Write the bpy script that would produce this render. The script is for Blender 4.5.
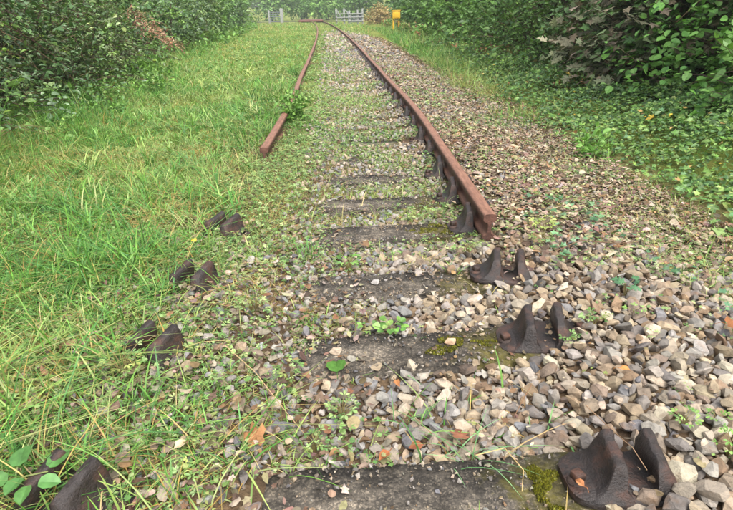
import bpy, bmesh, math
import numpy as np
from mathutils import Matrix, Vector

# ------------------------------------------------------------------ camera, sky, sun, exposure
scene = bpy.context.scene
col = scene.collection
for o in list(bpy.data.objects):
    bpy.data.objects.remove(o)

CAM_H, PITCH, YAW, ROLL, CAM_X = 1.1643, 0.4155, 0.0154, -0.0257, 0.0493
cam_data = bpy.data.cameras.new('camera')
cam_data.sensor_width = 36.0
cam_data.lens = 36.0 * 550 / 733
cam_data.clip_start = 0.05
cam_data.clip_end = 2000
camera = bpy.data.objects.new('camera', cam_data)
col.objects.link(camera)
_r = Vector((math.cos(YAW), -math.sin(YAW), 0))
_f = Vector((math.sin(YAW) * math.cos(PITCH), math.cos(YAW) * math.cos(PITCH), -math.sin(PITCH)))
_u = _r.cross(_f)
_cx = _r * math.cos(ROLL) + _u * math.sin(ROLL)
_cy = -_r * math.sin(ROLL) + _u * math.cos(ROLL)
_cz = -_f
camera.matrix_world = Matrix(((_cx.x, _cy.x, _cz.x, CAM_X), (_cx.y, _cy.y, _cz.y, 0),
                              (_cx.z, _cy.z, _cz.z, CAM_H), (0, 0, 0, 1)))
scene.camera = camera

SUN_EL, SUN_AZ = math.radians(58), math.radians(155)     # azimuth measured clockwise from +Y
world = bpy.data.worlds.new('World')
scene.world = world
world.use_nodes = True
wn, wl = world.node_tree.nodes, world.node_tree.links
wn.clear()
sky = wn.new('ShaderNodeTexSky')
sky.sky_type = 'NISHITA'
sky.sun_disc = False
sky.sun_elevation = SUN_EL
sky.sun_rotation = SUN_AZ
sky.air_density = 1.0
sky.dust_density = 6.0
sky.ozone_density = 1.0
hs = wn.new('ShaderNodeHueSaturation')
hs.inputs['Saturation'].default_value = 0.38            # an overcast, nearly white sky
bg = wn.new('ShaderNodeBackground')
bg.inputs['Strength'].default_value = 0.15
wo = wn.new('ShaderNodeOutputWorld')
wl.new(sky.outputs[0], hs.inputs['Color'])
wl.new(hs.outputs[0], bg.inputs['Color'])
wl.new(bg.outputs[0], wo.inputs['Surface'])

sun_data = bpy.data.lights.new('sun', 'SUN')
sun_data.energy = 0.9
sun_data.angle = math.radians(50)
sun_data.color = (1.0, 0.98, 0.95)
sun = bpy.data.objects.new('sun', sun_data)
col.objects.link(sun)
_sd = Vector((math.sin(SUN_AZ) * math.cos(SUN_EL), math.cos(SUN_AZ) * math.cos(SUN_EL), math.sin(SUN_EL)))
sun.rotation_euler = _sd.to_track_quat('Z', 'Y').to_euler()

vs = scene.view_settings
vs.view_transform = 'Standard'
vs.look = 'None'
vs.exposure = 1.33
vs.gamma = 1.0
vs.use_curve_mapping = False
scene.cycles.max_bounces = 6
scene.cycles.diffuse_bounces = 3
scene.cycles.glossy_bounces = 2
scene.cycles.transmission_bounces = 3
scene.cycles.transparent_max_bounces = 4

# ------------------------------------------------------------------ helpers
rng = np.random.default_rng(7)
PI = math.pi


def lin(r, g, b):
    c = np.array([r, g, b], float) / 255.0
    return np.where(c <= 0.04045, c / 12.92, ((c + 0.055) / 1.055) ** 2.4)


def pal(*cols):
    return np.array([lin(*c) for c in cols])


def hash2(ix, iy, seed):
    n = (ix.astype(np.int64) * 374761393 + iy.astype(np.int64) * 668265263 + seed * 1442695041) & 0xFFFFFFFF
    n = ((n ^ (n >> 13)) * 1274126177) & 0xFFFFFFFF
    return ((n ^ (n >> 16)) & 0xFFFF) / 65535.0


def vnoise(x, y, scale=1.0, seed=0):
    x = np.asarray(x, float) / scale
    y = np.asarray(y, float) / scale
    ix, iy = np.floor(x), np.floor(y)
    fx, fy = x - ix, y - iy
    fx, fy = fx * fx * (3 - 2 * fx), fy * fy * (3 - 2 * fy)
    a, b = hash2(ix, iy, seed), hash2(ix + 1, iy, seed)
    c, d = hash2(ix, iy + 1, seed), hash2(ix + 1, iy + 1, seed)
    return (a * (1 - fx) + b * fx) * (1 - fy) + (c * (1 - fx) + d * fx) * fy


def fbm(x, y, scale=1.0, seed=0):
    return (vnoise(x, y, scale, seed) * 0.55 + vnoise(x, y, scale * 0.47, seed + 1) * 0.3
            + vnoise(x, y, scale * 0.21, seed + 2) * 0.15)


def sstep(a, b, x):
    t = np.clip((np.asarray(x, float) - a) / (b - a), 0, 1)
    return t * t * (3 - 2 * t)


def track(y):                                            # sideways drift of the track centre line
    d = np.maximum(np.asarray(y, float) - 5, 0)
    return -0.03 * d * sstep(-1, 5, d) - 0.0004 * d * d


def hedge_left(y):
    return -4.0 - 0.13 * np.maximum(np.asarray(y, float) - 6.5, 0)


def H(x, y):                                             # height of the bare ground; sleeper tops lie at 0
    x = np.asarray(x, float)
    y = np.asarray(y, float)
    xt = x - track(y)
    z = -0.034 + 0.022 * (fbm(x, y, 0.5, 3) - 0.5)
    z = z + 0.078 * sstep(-0.05, -0.42, xt) * (1 - 0.35 * sstep(-0.9, -1.6, xt))                # soil and turf crept over the left sleeper ends
    z = z + 0.028 * sstep(3.2, 4.8, y) * sstep(0.8, 0.6, np.abs(xt))
    z = z + 0.072 * sstep(0.55, 0.95, xt) * sstep(6, 3, y) + 0.045 * sstep(0.4, 0.75, xt) * sstep(3, 6, y)   # ballast heaped over the right sleeper ends
    z = z - 0.12 * sstep(1.1, 1.9, xt)
    z = z + 0.14 * sstep(2.0, 4.0, x) + 1.7 * sstep(4.0, 10, x) + 2.0 * sstep(11, 30, x)
    hl = hedge_left(y)
    far = sstep(110, 70, y)
    z = z + (0.9 * sstep(-0.3, -2.6, x - hl) + 1.5 * sstep(-1.5, -7, x - hl)) * far
    z = z + 0.05 * (fbm(x, y, 2.3, 9) - 0.5) * sstep(-1.0, -2.2, xt)
    z = z + 4.0 * sstep(130, 260, y)
    return z


def P(x, y, dz=0.0):
    return np.stack([x, y, H(x, y) + dz], -1)


def norm(v):
    return v / np.maximum(np.linalg.norm(v, axis=-1, keepdims=True), 1e-9)


def orient(d, n, s):
    """frames with y along d and z close to n, columns scaled by s (m,) or (m,3)"""
    d = norm(d)
    x = norm(np.cross(d, n))
    z = np.cross(x, d)
    s = np.asarray(s, float)
    if s.ndim == 1:
        s = np.repeat(s[:, None], 3, 1)
    return np.stack([x * s[:, 0:1], d * s[:, 1:2], z * s[:, 2:3]], -1)


def randrot(m, r=None):
    r = r or rng
    q = norm(r.normal(size=(m, 4)))
    w, x, y, z = q.T
    return np.stack([np.stack([1 - 2 * (y * y + z * z), 2 * (x * y - w * z), 2 * (x * z + w * y)], -1),
                     np.stack([2 * (x * y + w * z), 1 - 2 * (x * x + z * z), 2 * (y * z - w * x)], -1),
                     np.stack([2 * (x * z - w * y), 2 * (y * z + w * x), 1 - 2 * (x * x + y * y)], -1)], 1)


class Acc:
    """collects triangles with a colour per vertex and links them as ONE mesh object"""

    def __init__(self):
        self.V, self.F, self.C, self.n = [], [], [], 0

    def raw(self, V, F, C):
        V = np.asarray(V, float)
        C = np.asarray(C, float)
        if C.ndim == 1:
            C = np.repeat(C[None], len(V), 0)
        self.V.append(V); self.F.append(np.asarray(F, np.int64) + self.n); self.C.append(C)
        self.n += len(V)

    def inst(self, tpl, M, T, C):
        tv, tf = tpl
        m, k = len(T), len(tv)
        if m == 0:
            return
        V = np.einsum('mij,kj->mki', M, tv) + T[:, None, :]
        F = (tf[None] + (np.arange(m) * k)[:, None, None]).reshape(-1, 3)
        C = np.asarray(C, float)
        if C.ndim == 1:
            C = np.repeat(C[None], m, 0)
        self.raw(V.reshape(-1, 3), F, np.repeat(C, k, 0))

    def mesh(self, name, mat, smooth=False, sharp=None):
        V = np.concatenate(self.V); F = np.concatenate(self.F); C = np.concatenate(self.C)
        me = bpy.data.meshes.new(name)
        me.vertices.add(len(V)); me.loops.add(len(F) * 3); me.polygons.add(len(F))
        me.vertices.foreach_set('co', V.astype(np.float32).ravel())
        me.loops.foreach_set('vertex_index', F.astype(np.int32).ravel())
        me.polygons.foreach_set('loop_start', np.arange(0, len(F) * 3, 3, dtype=np.int32))
        me.polygons.foreach_set('use_smooth', np.full(len(F), smooth))
        at = me.color_attributes.new('tint', 'FLOAT_COLOR', 'POINT')
        at.data.foreach_set('color', np.concatenate([C, np.ones((len(C), 1))], 1).astype(np.float32).ravel())
        me.materials.append(mat)
        me.update(calc_edges=True)
        me.validate()
        if sharp:
            me.set_sharp_from_angle(angle=math.radians(sharp))
        return me

    def build(self, name, mat, parent=None, smooth=False, loc=None, sharp=None):
        me = self.mesh(name, mat, smooth, sharp)
        return link(name, me, parent, loc)


def link(name, me, parent=None, loc=None):
    o = bpy.data.objects.new(name, me)
    col.objects.link(o)
    if parent is not None:
        o.parent = parent
    if loc is not None:
        o.location = loc
    return o


def tag(o, label=None, cat=None, group=None, kind=None):
    for k, v in (('label', label), ('category', cat), ('group', group), ('kind', kind)):
        if v:
            o[k] = v
    return o


def thing(name, label, cat, loc=(0, 0, 0), rz=0.0, group=None):
    o = bpy.data.objects.new(name, None)
    o.empty_display_size = 0.1
    col.objects.link(o)
    o.location = loc
    o.rotation_euler = (0, 0, rz)
    return tag(o, label, cat, group)


def bm_obj(name, bm, mat, parent=None, smooth=True, loc=None, bevel=0.0):
    if bevel:
        bmesh.ops.bevel(bm, geom=[e for e in bm.edges if e.is_manifold and e.calc_face_angle(0) > 0.6],
                        offset=bevel, segments=2, affect='EDGES', profile=0.6, clamp_overlap=True)
    bmesh.ops.recalc_face_normals(bm, faces=bm.faces)
    me = bpy.data.meshes.new(name)
    bm.to_mesh(me)
    bm.free()
    me.materials.append(mat)
    if smooth:
        me.polygons.foreach_set('use_smooth', np.full(len(me.polygons), True))
        try:
            me.set_sharp_from_angle(angle=math.radians(38))
        except Exception:
            pass
    return link(name, me, parent, loc)


def add_box(bm, c, s, rot=None):
    r = bmesh.ops.create_cube(bm, size=1.0)
    M = Matrix.Translation(c) @ (rot.to_4x4() if rot else Matrix.Identity(4)) @ Matrix.Diagonal((*s, 1))
    bmesh.ops.transform(bm, matrix=M, verts=r['verts'])
    return r['verts']


def add_cyl(bm, c, r0, r1, h, n=10):
    r = bmesh.ops.create_cone(bm, cap_ends=True, segments=n, radius1=r0, radius2=r1, depth=h)
    bmesh.ops.translate(bm, vec=c, verts=r['verts'])
    return r['verts']


def box_obj(name, c, s, mat, parent=None, bevel=0.0, rot=None):
    bm = bmesh.new()
    add_box(bm, c, s, rot)
    return bm_obj(name, bm, mat, parent, True, None, bevel)


def tube_arrays(pts, radii, sides=6):
    pts = np.asarray(pts, float)
    k = len(pts)
    tan = norm(np.gradient(pts, axis=0))
    ref = np.where(np.abs(tan[:, 2:3]) > 0.9, np.array([[1.0, 0, 0]]), np.array([[0, 0, 1.0]]))
    a = norm(np.cross(tan, ref)); b = np.cross(tan, a)
    an = np.linspace(0, 2 * PI, sides, endpoint=False)
    ring = a[:, None] * np.cos(an)[None, :, None] + b[:, None] * np.sin(an)[None, :, None]
    V = (pts[:, None] + ring * np.asarray(radii)[:, None, None]).reshape(-1, 3)
    F = []
    for i in range(k - 1):
        for j in range(sides):
            p, q = i * sides + j, i * sides + (j + 1) % sides
            F += [(p, q, q + sides), (p, q + sides, p + sides)]
    F += [(0, j + 1, j) for j in range(1, sides - 1)]
    o = (k - 1) * sides
    F += [(o, o + j, o + j + 1) for j in range(1, sides - 1)]
    return V, np.array(F)


# ------------------------------------------------------------------ materials
def new_mat(name):
    m = bpy.data.materials.new(name)
    m.use_nodes = True
    nt = m.node_tree
    nt.nodes.clear()
    out = nt.nodes.new('ShaderNodeOutputMaterial')
    bs = nt.nodes.new('ShaderNodeBsdfPrincipled')
    nt.links.new(bs.outputs[0], out.inputs['Surface'])
    return m, nt, bs, out


def noise_node(nt, scale, detail=4, rough=0.6, coord=None, obj=False):
    n = nt.nodes.new('ShaderNodeTexNoise')
    n.inputs['Scale'].default_value = scale
    n.inputs['Detail'].default_value = detail
    n.inputs['Roughness'].default_value = rough
    if coord is None:
        t = nt.nodes.new('ShaderNodeTexCoord')
        coord = t.outputs['Object']
    nt.links.new(coord, n.inputs['Vector'])
    return n


def ramp(nt, fac, stops):
    r = nt.nodes.new('ShaderNodeValToRGB')
    el = r.color_ramp.elements
    while len(el) < len(stops):
        el.new(0.5)
    for e, (p, c) in zip(el, stops):
        e.position = p
        e.color = (*c, 1) if len(c) == 3 else c
    nt.links.new(fac, r.inputs['Fac'])
    return r


def mixc(nt, fac, a, b, mode='MIX'):
    m = nt.nodes.new('ShaderNodeMix')
    m.data_type = 'RGBA'
    m.blend_type = mode
    if isinstance(fac, (int, float)):
        m.inputs['Factor'].default_value = fac
    else:
        nt.links.new(fac, m.inputs['Factor'])
    for s, v in (('A', a), ('B', b)):
        i = [q for q in m.inputs if q.name == s and q.type == 'RGBA'][0]
        if hasattr(v, 'is_linked'):
            nt.links.new(v, i)
        else:
            i.default_value = (*v, 1)
    return [q for q in m.outputs if q.type == 'RGBA'][0]


def bump(nt, height, strength, dist, bs):
    b = nt.nodes.new('ShaderNodeBump')
    b.inputs['Strength'].default_value = strength
    b.inputs['Distance'].default_value = dist
    nt.links.new(height, b.inputs['Height'])
    nt.links.new(b.outputs[0], bs.inputs['Normal'])


def leaf_mat(name, trans=0.25, rough=0.5, spec=0.35, mottle=60.0):
    m, nt, bs, out = new_mat(name)
    at = nt.nodes.new('ShaderNodeAttribute')
    at.attribute_name = 'tint'
    n = noise_node(nt, mottle, 2)
    r = ramp(nt, n.outputs['Fac'], [(0.3, (0.72, 0.72, 0.72)), (0.7, (1.2, 1.2, 1.2))])
    c = mixc(nt, 1.0, at.outputs['Color'], r.outputs[0], 'MULTIPLY')
    nt.links.new(c, bs.inputs['Base Color'])
    bs.inputs['Roughness'].default_value = rough
    bs.inputs['Specular IOR Level'].default_value = spec
    if trans:
        t = nt.nodes.new('ShaderNodeBsdfTranslucent')
        c2 = mixc(nt, 1.0, c, (1.0, 1.05, 0.55), 'MULTIPLY')
        nt.links.new(c2, t.inputs['Color'])
        mx = nt.nodes.new('ShaderNodeMixShader')
        mx.inputs[0].default_value = trans
        nt.links.new(bs.outputs[0], mx.inputs[1])
        nt.links.new(t.outputs[0], mx.inputs[2])
        nt.links.new(mx.outputs[0], out.inputs['Surface'])
    return m


M_GRASS = leaf_mat('grass_blade', 0.3, 0.5, 0.3, 25)
M_LEAF = leaf_mat('green_leaf', 0.25, 0.45, 0.4, 45)
M_GLOSSY = leaf_mat('glossy_leaf', 0.15, 0.38, 0.5, 45)
M_DRY = leaf_mat('dry_leaf', 0.1, 0.8, 0.15, 70)
M_BARK = leaf_mat('bark', 0.0, 0.9, 0.15, 30)


def stone_mat():
    m, nt, bs, out = new_mat('ballast_stone')
    at = nt.nodes.new('ShaderNodeAttribute')
    at.attribute_name = 'tint'
    geo = nt.nodes.new('ShaderNodeNewGeometry')
    n = noise_node(nt, 38, 5, 0.65, geo.outputs['Position'])
    r = ramp(nt, n.outputs['Fac'], [(0.25, (0.42, 0.40, 0.38)), (0.48, (0.92, 0.92, 0.92)), (0.78, (1.32, 1.3, 1.24))])
    c = mixc(nt, 1.0, at.outputs['Color'], r.outputs[0], 'MULTIPLY')
    n2 = noise_node(nt, 14, 3, 0.6, geo.outputs['Position'])
    r2 = ramp(nt, n2.outputs['Fac'], [(0.56, (0, 0, 0)), (0.72, (0.55, 0.55, 0.55))])
    c = mixc(nt, r2.outputs[0], c, lin(124, 92, 62))
    nt.links.new(c, bs.inputs['Base Color'])
    bs.inputs['Roughness'].default_value = 0.75
    bs.inputs['Specular IOR Level'].default_value = 0.3
    n3 = noise_node(nt, 150, 4, 0.7, geo.outputs['Position'])
    bump(nt, n3.outputs['Fac'], 0.9, 0.006, bs)
    return m


M_STONE = stone_mat()


def ground_mat():
    m, nt, bs, out = new_mat('soil')
    geo = nt.nodes.new('ShaderNodeNewGeometry')
    pos = geo.outputs['Position']
    n1 = noise_node(nt, 3.0, 6, 0.65, pos)
    n2 = noise_node(nt, 60, 5, 0.7, pos)
    c1 = ramp(nt, n1.outputs['Fac'], [(0.3, lin(78, 64, 52)), (0.55, lin(104, 88, 70)), (0.75, lin(128, 110, 88))])
    c2 = ramp(nt, n2.outputs['Fac'], [(0.3, (0.55, 0.55, 0.55)), (0.7, (1.35, 1.3, 1.2))])
    c = mixc(nt, 1.0, c1.outputs[0], c2.outputs[0], 'MULTIPLY')
    # the turf of the verges and of the far line: a low green thatch
    at = nt.nodes.new('ShaderNodeAttribute')
    at.attribute_name = 'tint'
    n3 = noise_node(nt, 1.3, 5, 0.7, pos)
    g = ramp(nt, n3.outputs['Fac'], [(0.3, lin(84, 98, 46)), (0.5, lin(108, 122, 58)), (0.72, lin(146, 142, 82))])
    g2 = mixc(nt, 1.0, g.outputs[0], c2.outputs[0], 'MULTIPLY')
    sp = nt.nodes.new('ShaderNodeSeparateColor')
    nt.links.new(at.outputs['Color'], sp.inputs[0])
    c = mixc(nt, sp.outputs[0], c, g2)
    hm = mixc(nt, 1.0, lin(62, 50, 38), c2.outputs[0], 'MULTIPLY')
    c = mixc(nt, sp.outputs[1], c, hm)
    nt.links.new(c, bs.inputs['Base Color'])
    bs.inputs['Roughness'].default_value = 0.95
    bs.inputs['Specular IOR Level'].default_value = 0.1
    bump(nt, n2.outputs['Fac'], 0.8, 0.02, bs)
    return m


def sleeper_mat():
    m, nt, bs, out = new_mat('weathered_concrete')
    geo = nt.nodes.new('ShaderNodeNewGeometry')
    pos = geo.outputs['Position']
    big = noise_node(nt, 4.5, 5, 0.65, pos)
    c = ramp(nt, big.outputs['Fac'], [(0.3, lin(52, 49, 45)), (0.5, lin(82, 77, 70)), (0.68, lin(128, 119, 106))]).outputs[0]
    v = nt.nodes.new('ShaderNodeTexVoronoi')
    v.inputs['Scale'].default_value = 190
    nt.links.new(pos, v.inputs['Vector'])
    sp = nt.nodes.new('ShaderNodeSeparateColor')
    nt.links.new(v.outputs['Color'], sp.inputs[0])
    agg = ramp(nt, sp.outputs[0], [(0.35, (0.6, 0.6, 0.6)), (0.75, (1.1, 1.08, 1.05)), (0.95, (1.75, 1.7, 1.6))])
    c = mixc(nt, 0.85, c, agg.outputs[0], 'MULTIPLY')
    fine = noise_node(nt, 22, 6, 0.75, pos)
    lich = ramp(nt, fine.outputs['Fac'], [(0.42, (0.4, 0.4, 0.4)), (0.52, (1.0, 1.0, 1.0)), (0.66, (1.8, 1.75, 1.65))])
    c = mixc(nt, 0.7, c, lich.outputs[0], 'MULTIPLY')
    # moss stains towards the right-hand chair seats
    xyz = nt.nodes.new('ShaderNodeSeparateXYZ')
    nt.links.new(pos, xyz.inputs[0])
    rm = nt.nodes.new('ShaderNodeMapRange')
    rm.inputs['From Min'].default_value = 0.12
    rm.inputs['From Max'].default_value = 0.5
    rm.inputs['To Min'].default_value = -0.32
    rm.inputs['To Max'].default_value = 0.15
    nt.links.new(xyz.outputs['X'], rm.inputs['Value'])
    mn = noise_node(nt, 13, 6, 0.75, pos)
    ad = nt.nodes.new('ShaderNodeMath')
    ad.operation = 'ADD'
    nt.links.new(mn.outputs['Fac'], ad.inputs[0])
    nt.links.new(rm.outputs[0], ad.inputs[1])
    ms = ramp(nt, ad.outputs[0], [(0.52, (0, 0, 0)), (0.66, (0.8, 0.8, 0.8))])
    mossc = ramp(nt, fine.outputs['Fac'], [(0.35, lin(44, 41, 18)), (0.65, lin(88, 82, 30))])
    c = mixc(nt, ms.outputs[0], c, mossc.outputs[0])
    nt.links.new(c, bs.inputs['Base Color'])
    bs.inputs['Roughness'].default_value = 0.9
    bs.inputs['Specular IOR Level'].default_value = 0.2
    ht = mixc(nt, 0.5, agg.outputs[0], fine.outputs['Fac'])
    bump(nt, ht, 1.0, 0.01, bs)
    return m


def rust_mat(name, dark, mid, hot, scale, rough, metal=0.0, hotpos=0.62):
    m, nt, bs, out = new_mat(name)
    geo = nt.nodes.new('ShaderNodeNewGeometry')
    pos = geo.outputs['Position']
    n = noise_node(nt, scale, 6, 0.65, pos)
    c = ramp(nt, n.outputs['Fac'], [(0.3, dark), (0.5, mid), (hotpos + 0.1, hot)]).outputs[0]
    n2 = noise_node(nt, scale * 9, 4, 0.7, pos)
    r2 = ramp(nt, n2.outputs['Fac'], [(0.3, (0.7, 0.68, 0.66)), (0.7, (1.2, 1.2, 1.2))])
    c = mixc(nt, 1.0, c, r2.outputs[0], 'MULTIPLY')
    nt.links.new(c, bs.inputs['Base Color'])
    bs.inputs['Metallic'].default_value = metal
    rr = ramp(nt, n.outputs['Fac'], [(0.3, (rough - 0.12,) * 3), (0.7, (rough + 0.15,) * 3)])
    nt.links.new(rr.outputs[0], bs.inputs['Roughness'])
    bs.inputs['Specular IOR Level'].default_value = 0.4
    ht = mixc(nt, 0.4, n2.outputs['Fac'], n.outputs['Fac'])
    bump(nt, ht, 0.8, 0.008, bs)
    return m


def plain_mat(name, c, rough=0.7, scale=12, var=0.25, metal=0.0):
    m, nt, bs, out = new_mat(name)
    n = noise_node(nt, scale, 5, 0.6)
    r = ramp(nt, n.outputs['Fac'], [(0.3, (1 - var,) * 3), (0.7, (1 + var * 0.6,) * 3)])
    nt.links.new(mixc(nt, 1.0, c, r.outputs[0], 'MULTIPLY'), bs.inputs['Base Color'])
    bs.inputs['Roughness'].default_value = rough
    bs.inputs['Metallic'].default_value = metal
    return m


M_SOIL = ground_mat()
M_SLEEPER = sleeper_mat()
M_RAIL = rust_mat('rusty_rail', lin(62, 44, 38), lin(88, 60, 50), lin(112, 78, 64), 9, 0.6)
_nt = M_RAIL.node_tree
_bs = [n for n in _nt.nodes if n.type == 'BSDF_PRINCIPLED'][0]
_old = _bs.inputs['Base Color'].links[0].from_socket
_g = _nt.nodes.new('ShaderNodeNewGeometry')
_sx = _nt.nodes.new('ShaderNodeSeparateXYZ')
_nt.links.new(_g.outputs['Normal'], _sx.inputs[0])
_wr = ramp(_nt, _sx.outputs['Z'], [(0.35, (0, 0, 0)), (0.85, (1, 1, 1))])
_mp = _nt.nodes.new('ShaderNodeMapping')
_mp.inputs['Scale'].default_value = (60, 9.0, 60)
_nt.links.new(_g.outputs['Position'], _mp.inputs['Vector'])
_sn = noise_node(_nt, 1.0, 5, 0.65, _mp.outputs[0])
_st = ramp(_nt, _sn.outputs['Fac'], [(0.3, lin(98, 68, 54)), (0.5, lin(122, 86, 68)), (0.7, lin(142, 106, 86))])
_nt.links.new(mixc(_nt, _wr.outputs[0], _old, _st.outputs[0]), _bs.inputs['Base Color'])
M_CHAIR = rust_mat('rusty_cast_iron', lin(32, 28, 27), lin(48, 41, 38), lin(78, 54, 44), 16, 0.42, 0.0, 0.58)
M_BOLT = rust_mat('rusty_bolt', lin(40, 33, 30), lin(62, 48, 42), lin(96, 62, 46), 20, 0.5)
M_DECK = rust_mat('rust_red_timber', lin(74, 50, 42), lin(98, 66, 54), lin(118, 82, 70), 2, 0.8)
M_ROAD = plain_mat('asphalt', lin(74, 74, 74), 0.9, 20, 0.2)
M_GATE = plain_mat('grey_gate_timber', lin(140, 142, 138), 0.8, 5, 0.2)
M_METAL = plain_mat('grey_galvanised', lin(104, 112, 116), 0.5, 6, 0.15)
M_YELLOW = plain_mat('yellow_paint', lin(208, 166, 38), 0.5, 4, 0.12)
M_WHITE = plain_mat('white_paint', lin(205, 200, 190), 0.6, 8, 0.15)
M_RED = plain_mat('faded_red_paint', lin(160, 66, 48), 0.6, 8, 0.15)

# ------------------------------------------------------------------ ground
def stretched(a, b, fine, n_far):
    return np.concatenate([a, fine, b])


gx = np.unique(np.concatenate([np.linspace(-400, -40, 19), np.linspace(-40, -6, 26), np.linspace(-6, -2, 26),
                               np.linspace(-2, 2.6, 80), np.linspace(2.6, 8, 26), np.linspace(8, 40, 18),
                               np.linspace(40, 400, 19)]))
gy = np.unique(np.concatenate([np.linspace(-60, -4, 12), np.linspace(-4, 0.5, 12), np.linspace(0.5, 6, 90),
                               np.linspace(6, 20, 56), np.linspace(20, 140, 70), np.linspace(140, 700, 20)]))
GX, GY = np.meshgrid(gx, gy)
GZ = H(GX, GY)
nx, ny = len(gx), len(gy)
idx = np.arange(nx * ny).reshape(ny, nx)
a_, b_, c_, d_ = idx[:-1, :-1].ravel(), idx[:-1, 1:].ravel(), idx[1:, 1:].ravel(), idx[1:, :-1].ravel()
F = np.concatenate([np.stack([a_, b_, c_], 1), np.stack([a_, c_, d_], 1)])
xt = GX - track(GY)
turf = np.maximum(sstep(-0.8, -1.5, xt) * sstep(2.0, 4.5, GY), sstep(2.1, 2.8, xt))
turf = np.maximum(turf, sstep(26, 46, GY) * 0.85)
turf = np.maximum(turf, sstep(8, 16, GY) * sstep(-0.55, -0.9, xt))
humus = np.maximum(sstep(0.2, -0.5, GX - hedge_left(GY)) * sstep(100, 80, GY), sstep(3.7, 4.4, GX) * sstep(100, 80, GY))
turf = turf * (1 - humus)
acc = Acc()
acc.raw(np.stack([GX.ravel(), GY.ravel(), GZ.ravel()], 1), F, np.stack([turf.ravel(), humus.ravel(), turf.ravel() * 0], 1))
tag(acc.build('ground', M_SOIL, smooth=True), kind='structure')

# ------------------------------------------------------------------ leaf templates (length 1 along +Y, facing +Z)
def T(v, f):
    return np.array(v, float), np.array(f, np.int64)


LEAF_OVAL = T([(0, 0, 0), (-.3, .32, .1), (.3, .32, .1), (0, .42, .0), (-.24, .7, .08), (.24, .7, .08), (0, 1, -.12)],
              [(0, 3, 1), (0, 2, 3), (1, 3, 4), (3, 2, 5), (4, 3, 6), (3, 5, 6)])
LEAF_DIA = T([(0, 0, 0), (-.33, .45, .1), (.33, .45, .1), (0, 1, -.1)], [(0, 3, 1), (0, 2, 3)])


def fan(outline, cz=0.0, cy=0.35):
    n = len(outline)
    return T([(0, cy, cz)] + list(outline), [(0, 1 + i, 1 + (i + 1) % n) for i in range(n)])


LEAF_IVY = fan([(0, 0, 0), (.38, -.05, .06), (.28, .3, .02), (.52, .45, .1), (.2, .6, 0), (0, 1, -.08), (-.2, .6, 0), (-.52, .45, .1), (-.28, .3, .02), (-.38, -.05, .06)], 0.05, 0.38)
LEAF_ROUND = fan([(0, 0, 0), (.3, .06, .05), (.48, .35, .1), (.42, .68, .07), (.16, .93, -.02), (0, 1, -.1), (-.16, .93, -.02), (-.42, .68, .07), (-.48, .35, .1), (-.3, .06, .05)], -0.03, 0.45)
LEAF_MAPLE = fan([(0, .05, 0), (.3, -.05, .03), (.62, .12, .08), (.36, .3, .0), (.72, .55, .08), (.46, .62, 0), (.3, .6, -.02), (.22, .82, .02), (0, 1.1, -.12), (-.22, .82, .02), (-.3, .6, -.02), (-.46, .62, 0), (-.72, .55, .08), (-.36, .3, 0), (-.62, .12, .08), (-.3, -.05, .03)], 0.06, 0.35)
LEAF_LOBED = fan([(0, 0, 0), (.28, .02, .04), (.5, .22, .07), (.36, .36, .02), (.44, .66, .06), (.2, .68, .01), (.12, .95, .02), (0, .84, -.02), (-.12, .95, .02), (-.2, .68, .01), (-.44, .66, .06), (-.36, .36, .02), (-.5, .22, .07), (-.28, .02, .04)], 0.03, 0.42)


_tv, _tf = [], []
for _q, _a in enumerate((-0.95, 0.0, 0.95)):
    _l = 1.0 if _q == 1 else 0.82
    _b = len(_tv)
    for _x, _y, _z in ((0, 0.12, 0), (-.17, .45, .05), (-.2, .78, .06), (0, .66, .0), (0, 1.0, -.06), (.2, .78, .06), (.17, .45, .05)):
        _x, _y = _x * _l, _y * _l
        _tv.append((_x * math.cos(_a) + _y * math.sin(_a), -_x * math.sin(_a) + _y * math.cos(_a), _z))
    _tf += [(_b, _b + 3, _b + 1), (_b + 1, _b + 3, _b + 2), (_b, _b + 6, _b + 3), (_b + 6, _b + 5, _b + 3), (_b + 3, _b + 5, _b + 4), (_b + 3, _b + 4, _b + 2)]
LEAF_TRI = T(_tv, _tf)
_sv, _sf = [], []
for _q, _a in enumerate((-0.95, 0.0, 0.95)):
    _l, _b = (1.0 if _q == 1 else 0.82), len(_sv)
    for _x, _y, _z in ((0, 0.1, 0), (-.19, .65, .05), (.19, .65, .05), (0, 1.0, -.05)):
        _x, _y = _x * _l, _y * _l
        _sv.append((_x * math.cos(_a) + _y * math.sin(_a), -_x * math.sin(_a) + _y * math.cos(_a), _z))
    _sf += [(_b, _b + 3, _b + 1), (_b, _b + 2, _b + 3)]
LEAF_TRI_SMALL = T(_sv, _sf)


def jitter_cols(palette, m, spread=0.18, weights=None, r=None, hue=0.3):
    r = r or rng
    w = None if weights is None else np.asarray(weights, float) / np.sum(weights)
    c = palette[r.choice(len(palette), m, p=w)]
    return np.clip(c * (1 + r.normal(0, spread, (m, 1))) * (1 + r.normal(0, spread * hue, (m, 3))), 0.004, 0.9)


UP = np.array([0, 0, 1.0])


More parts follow.
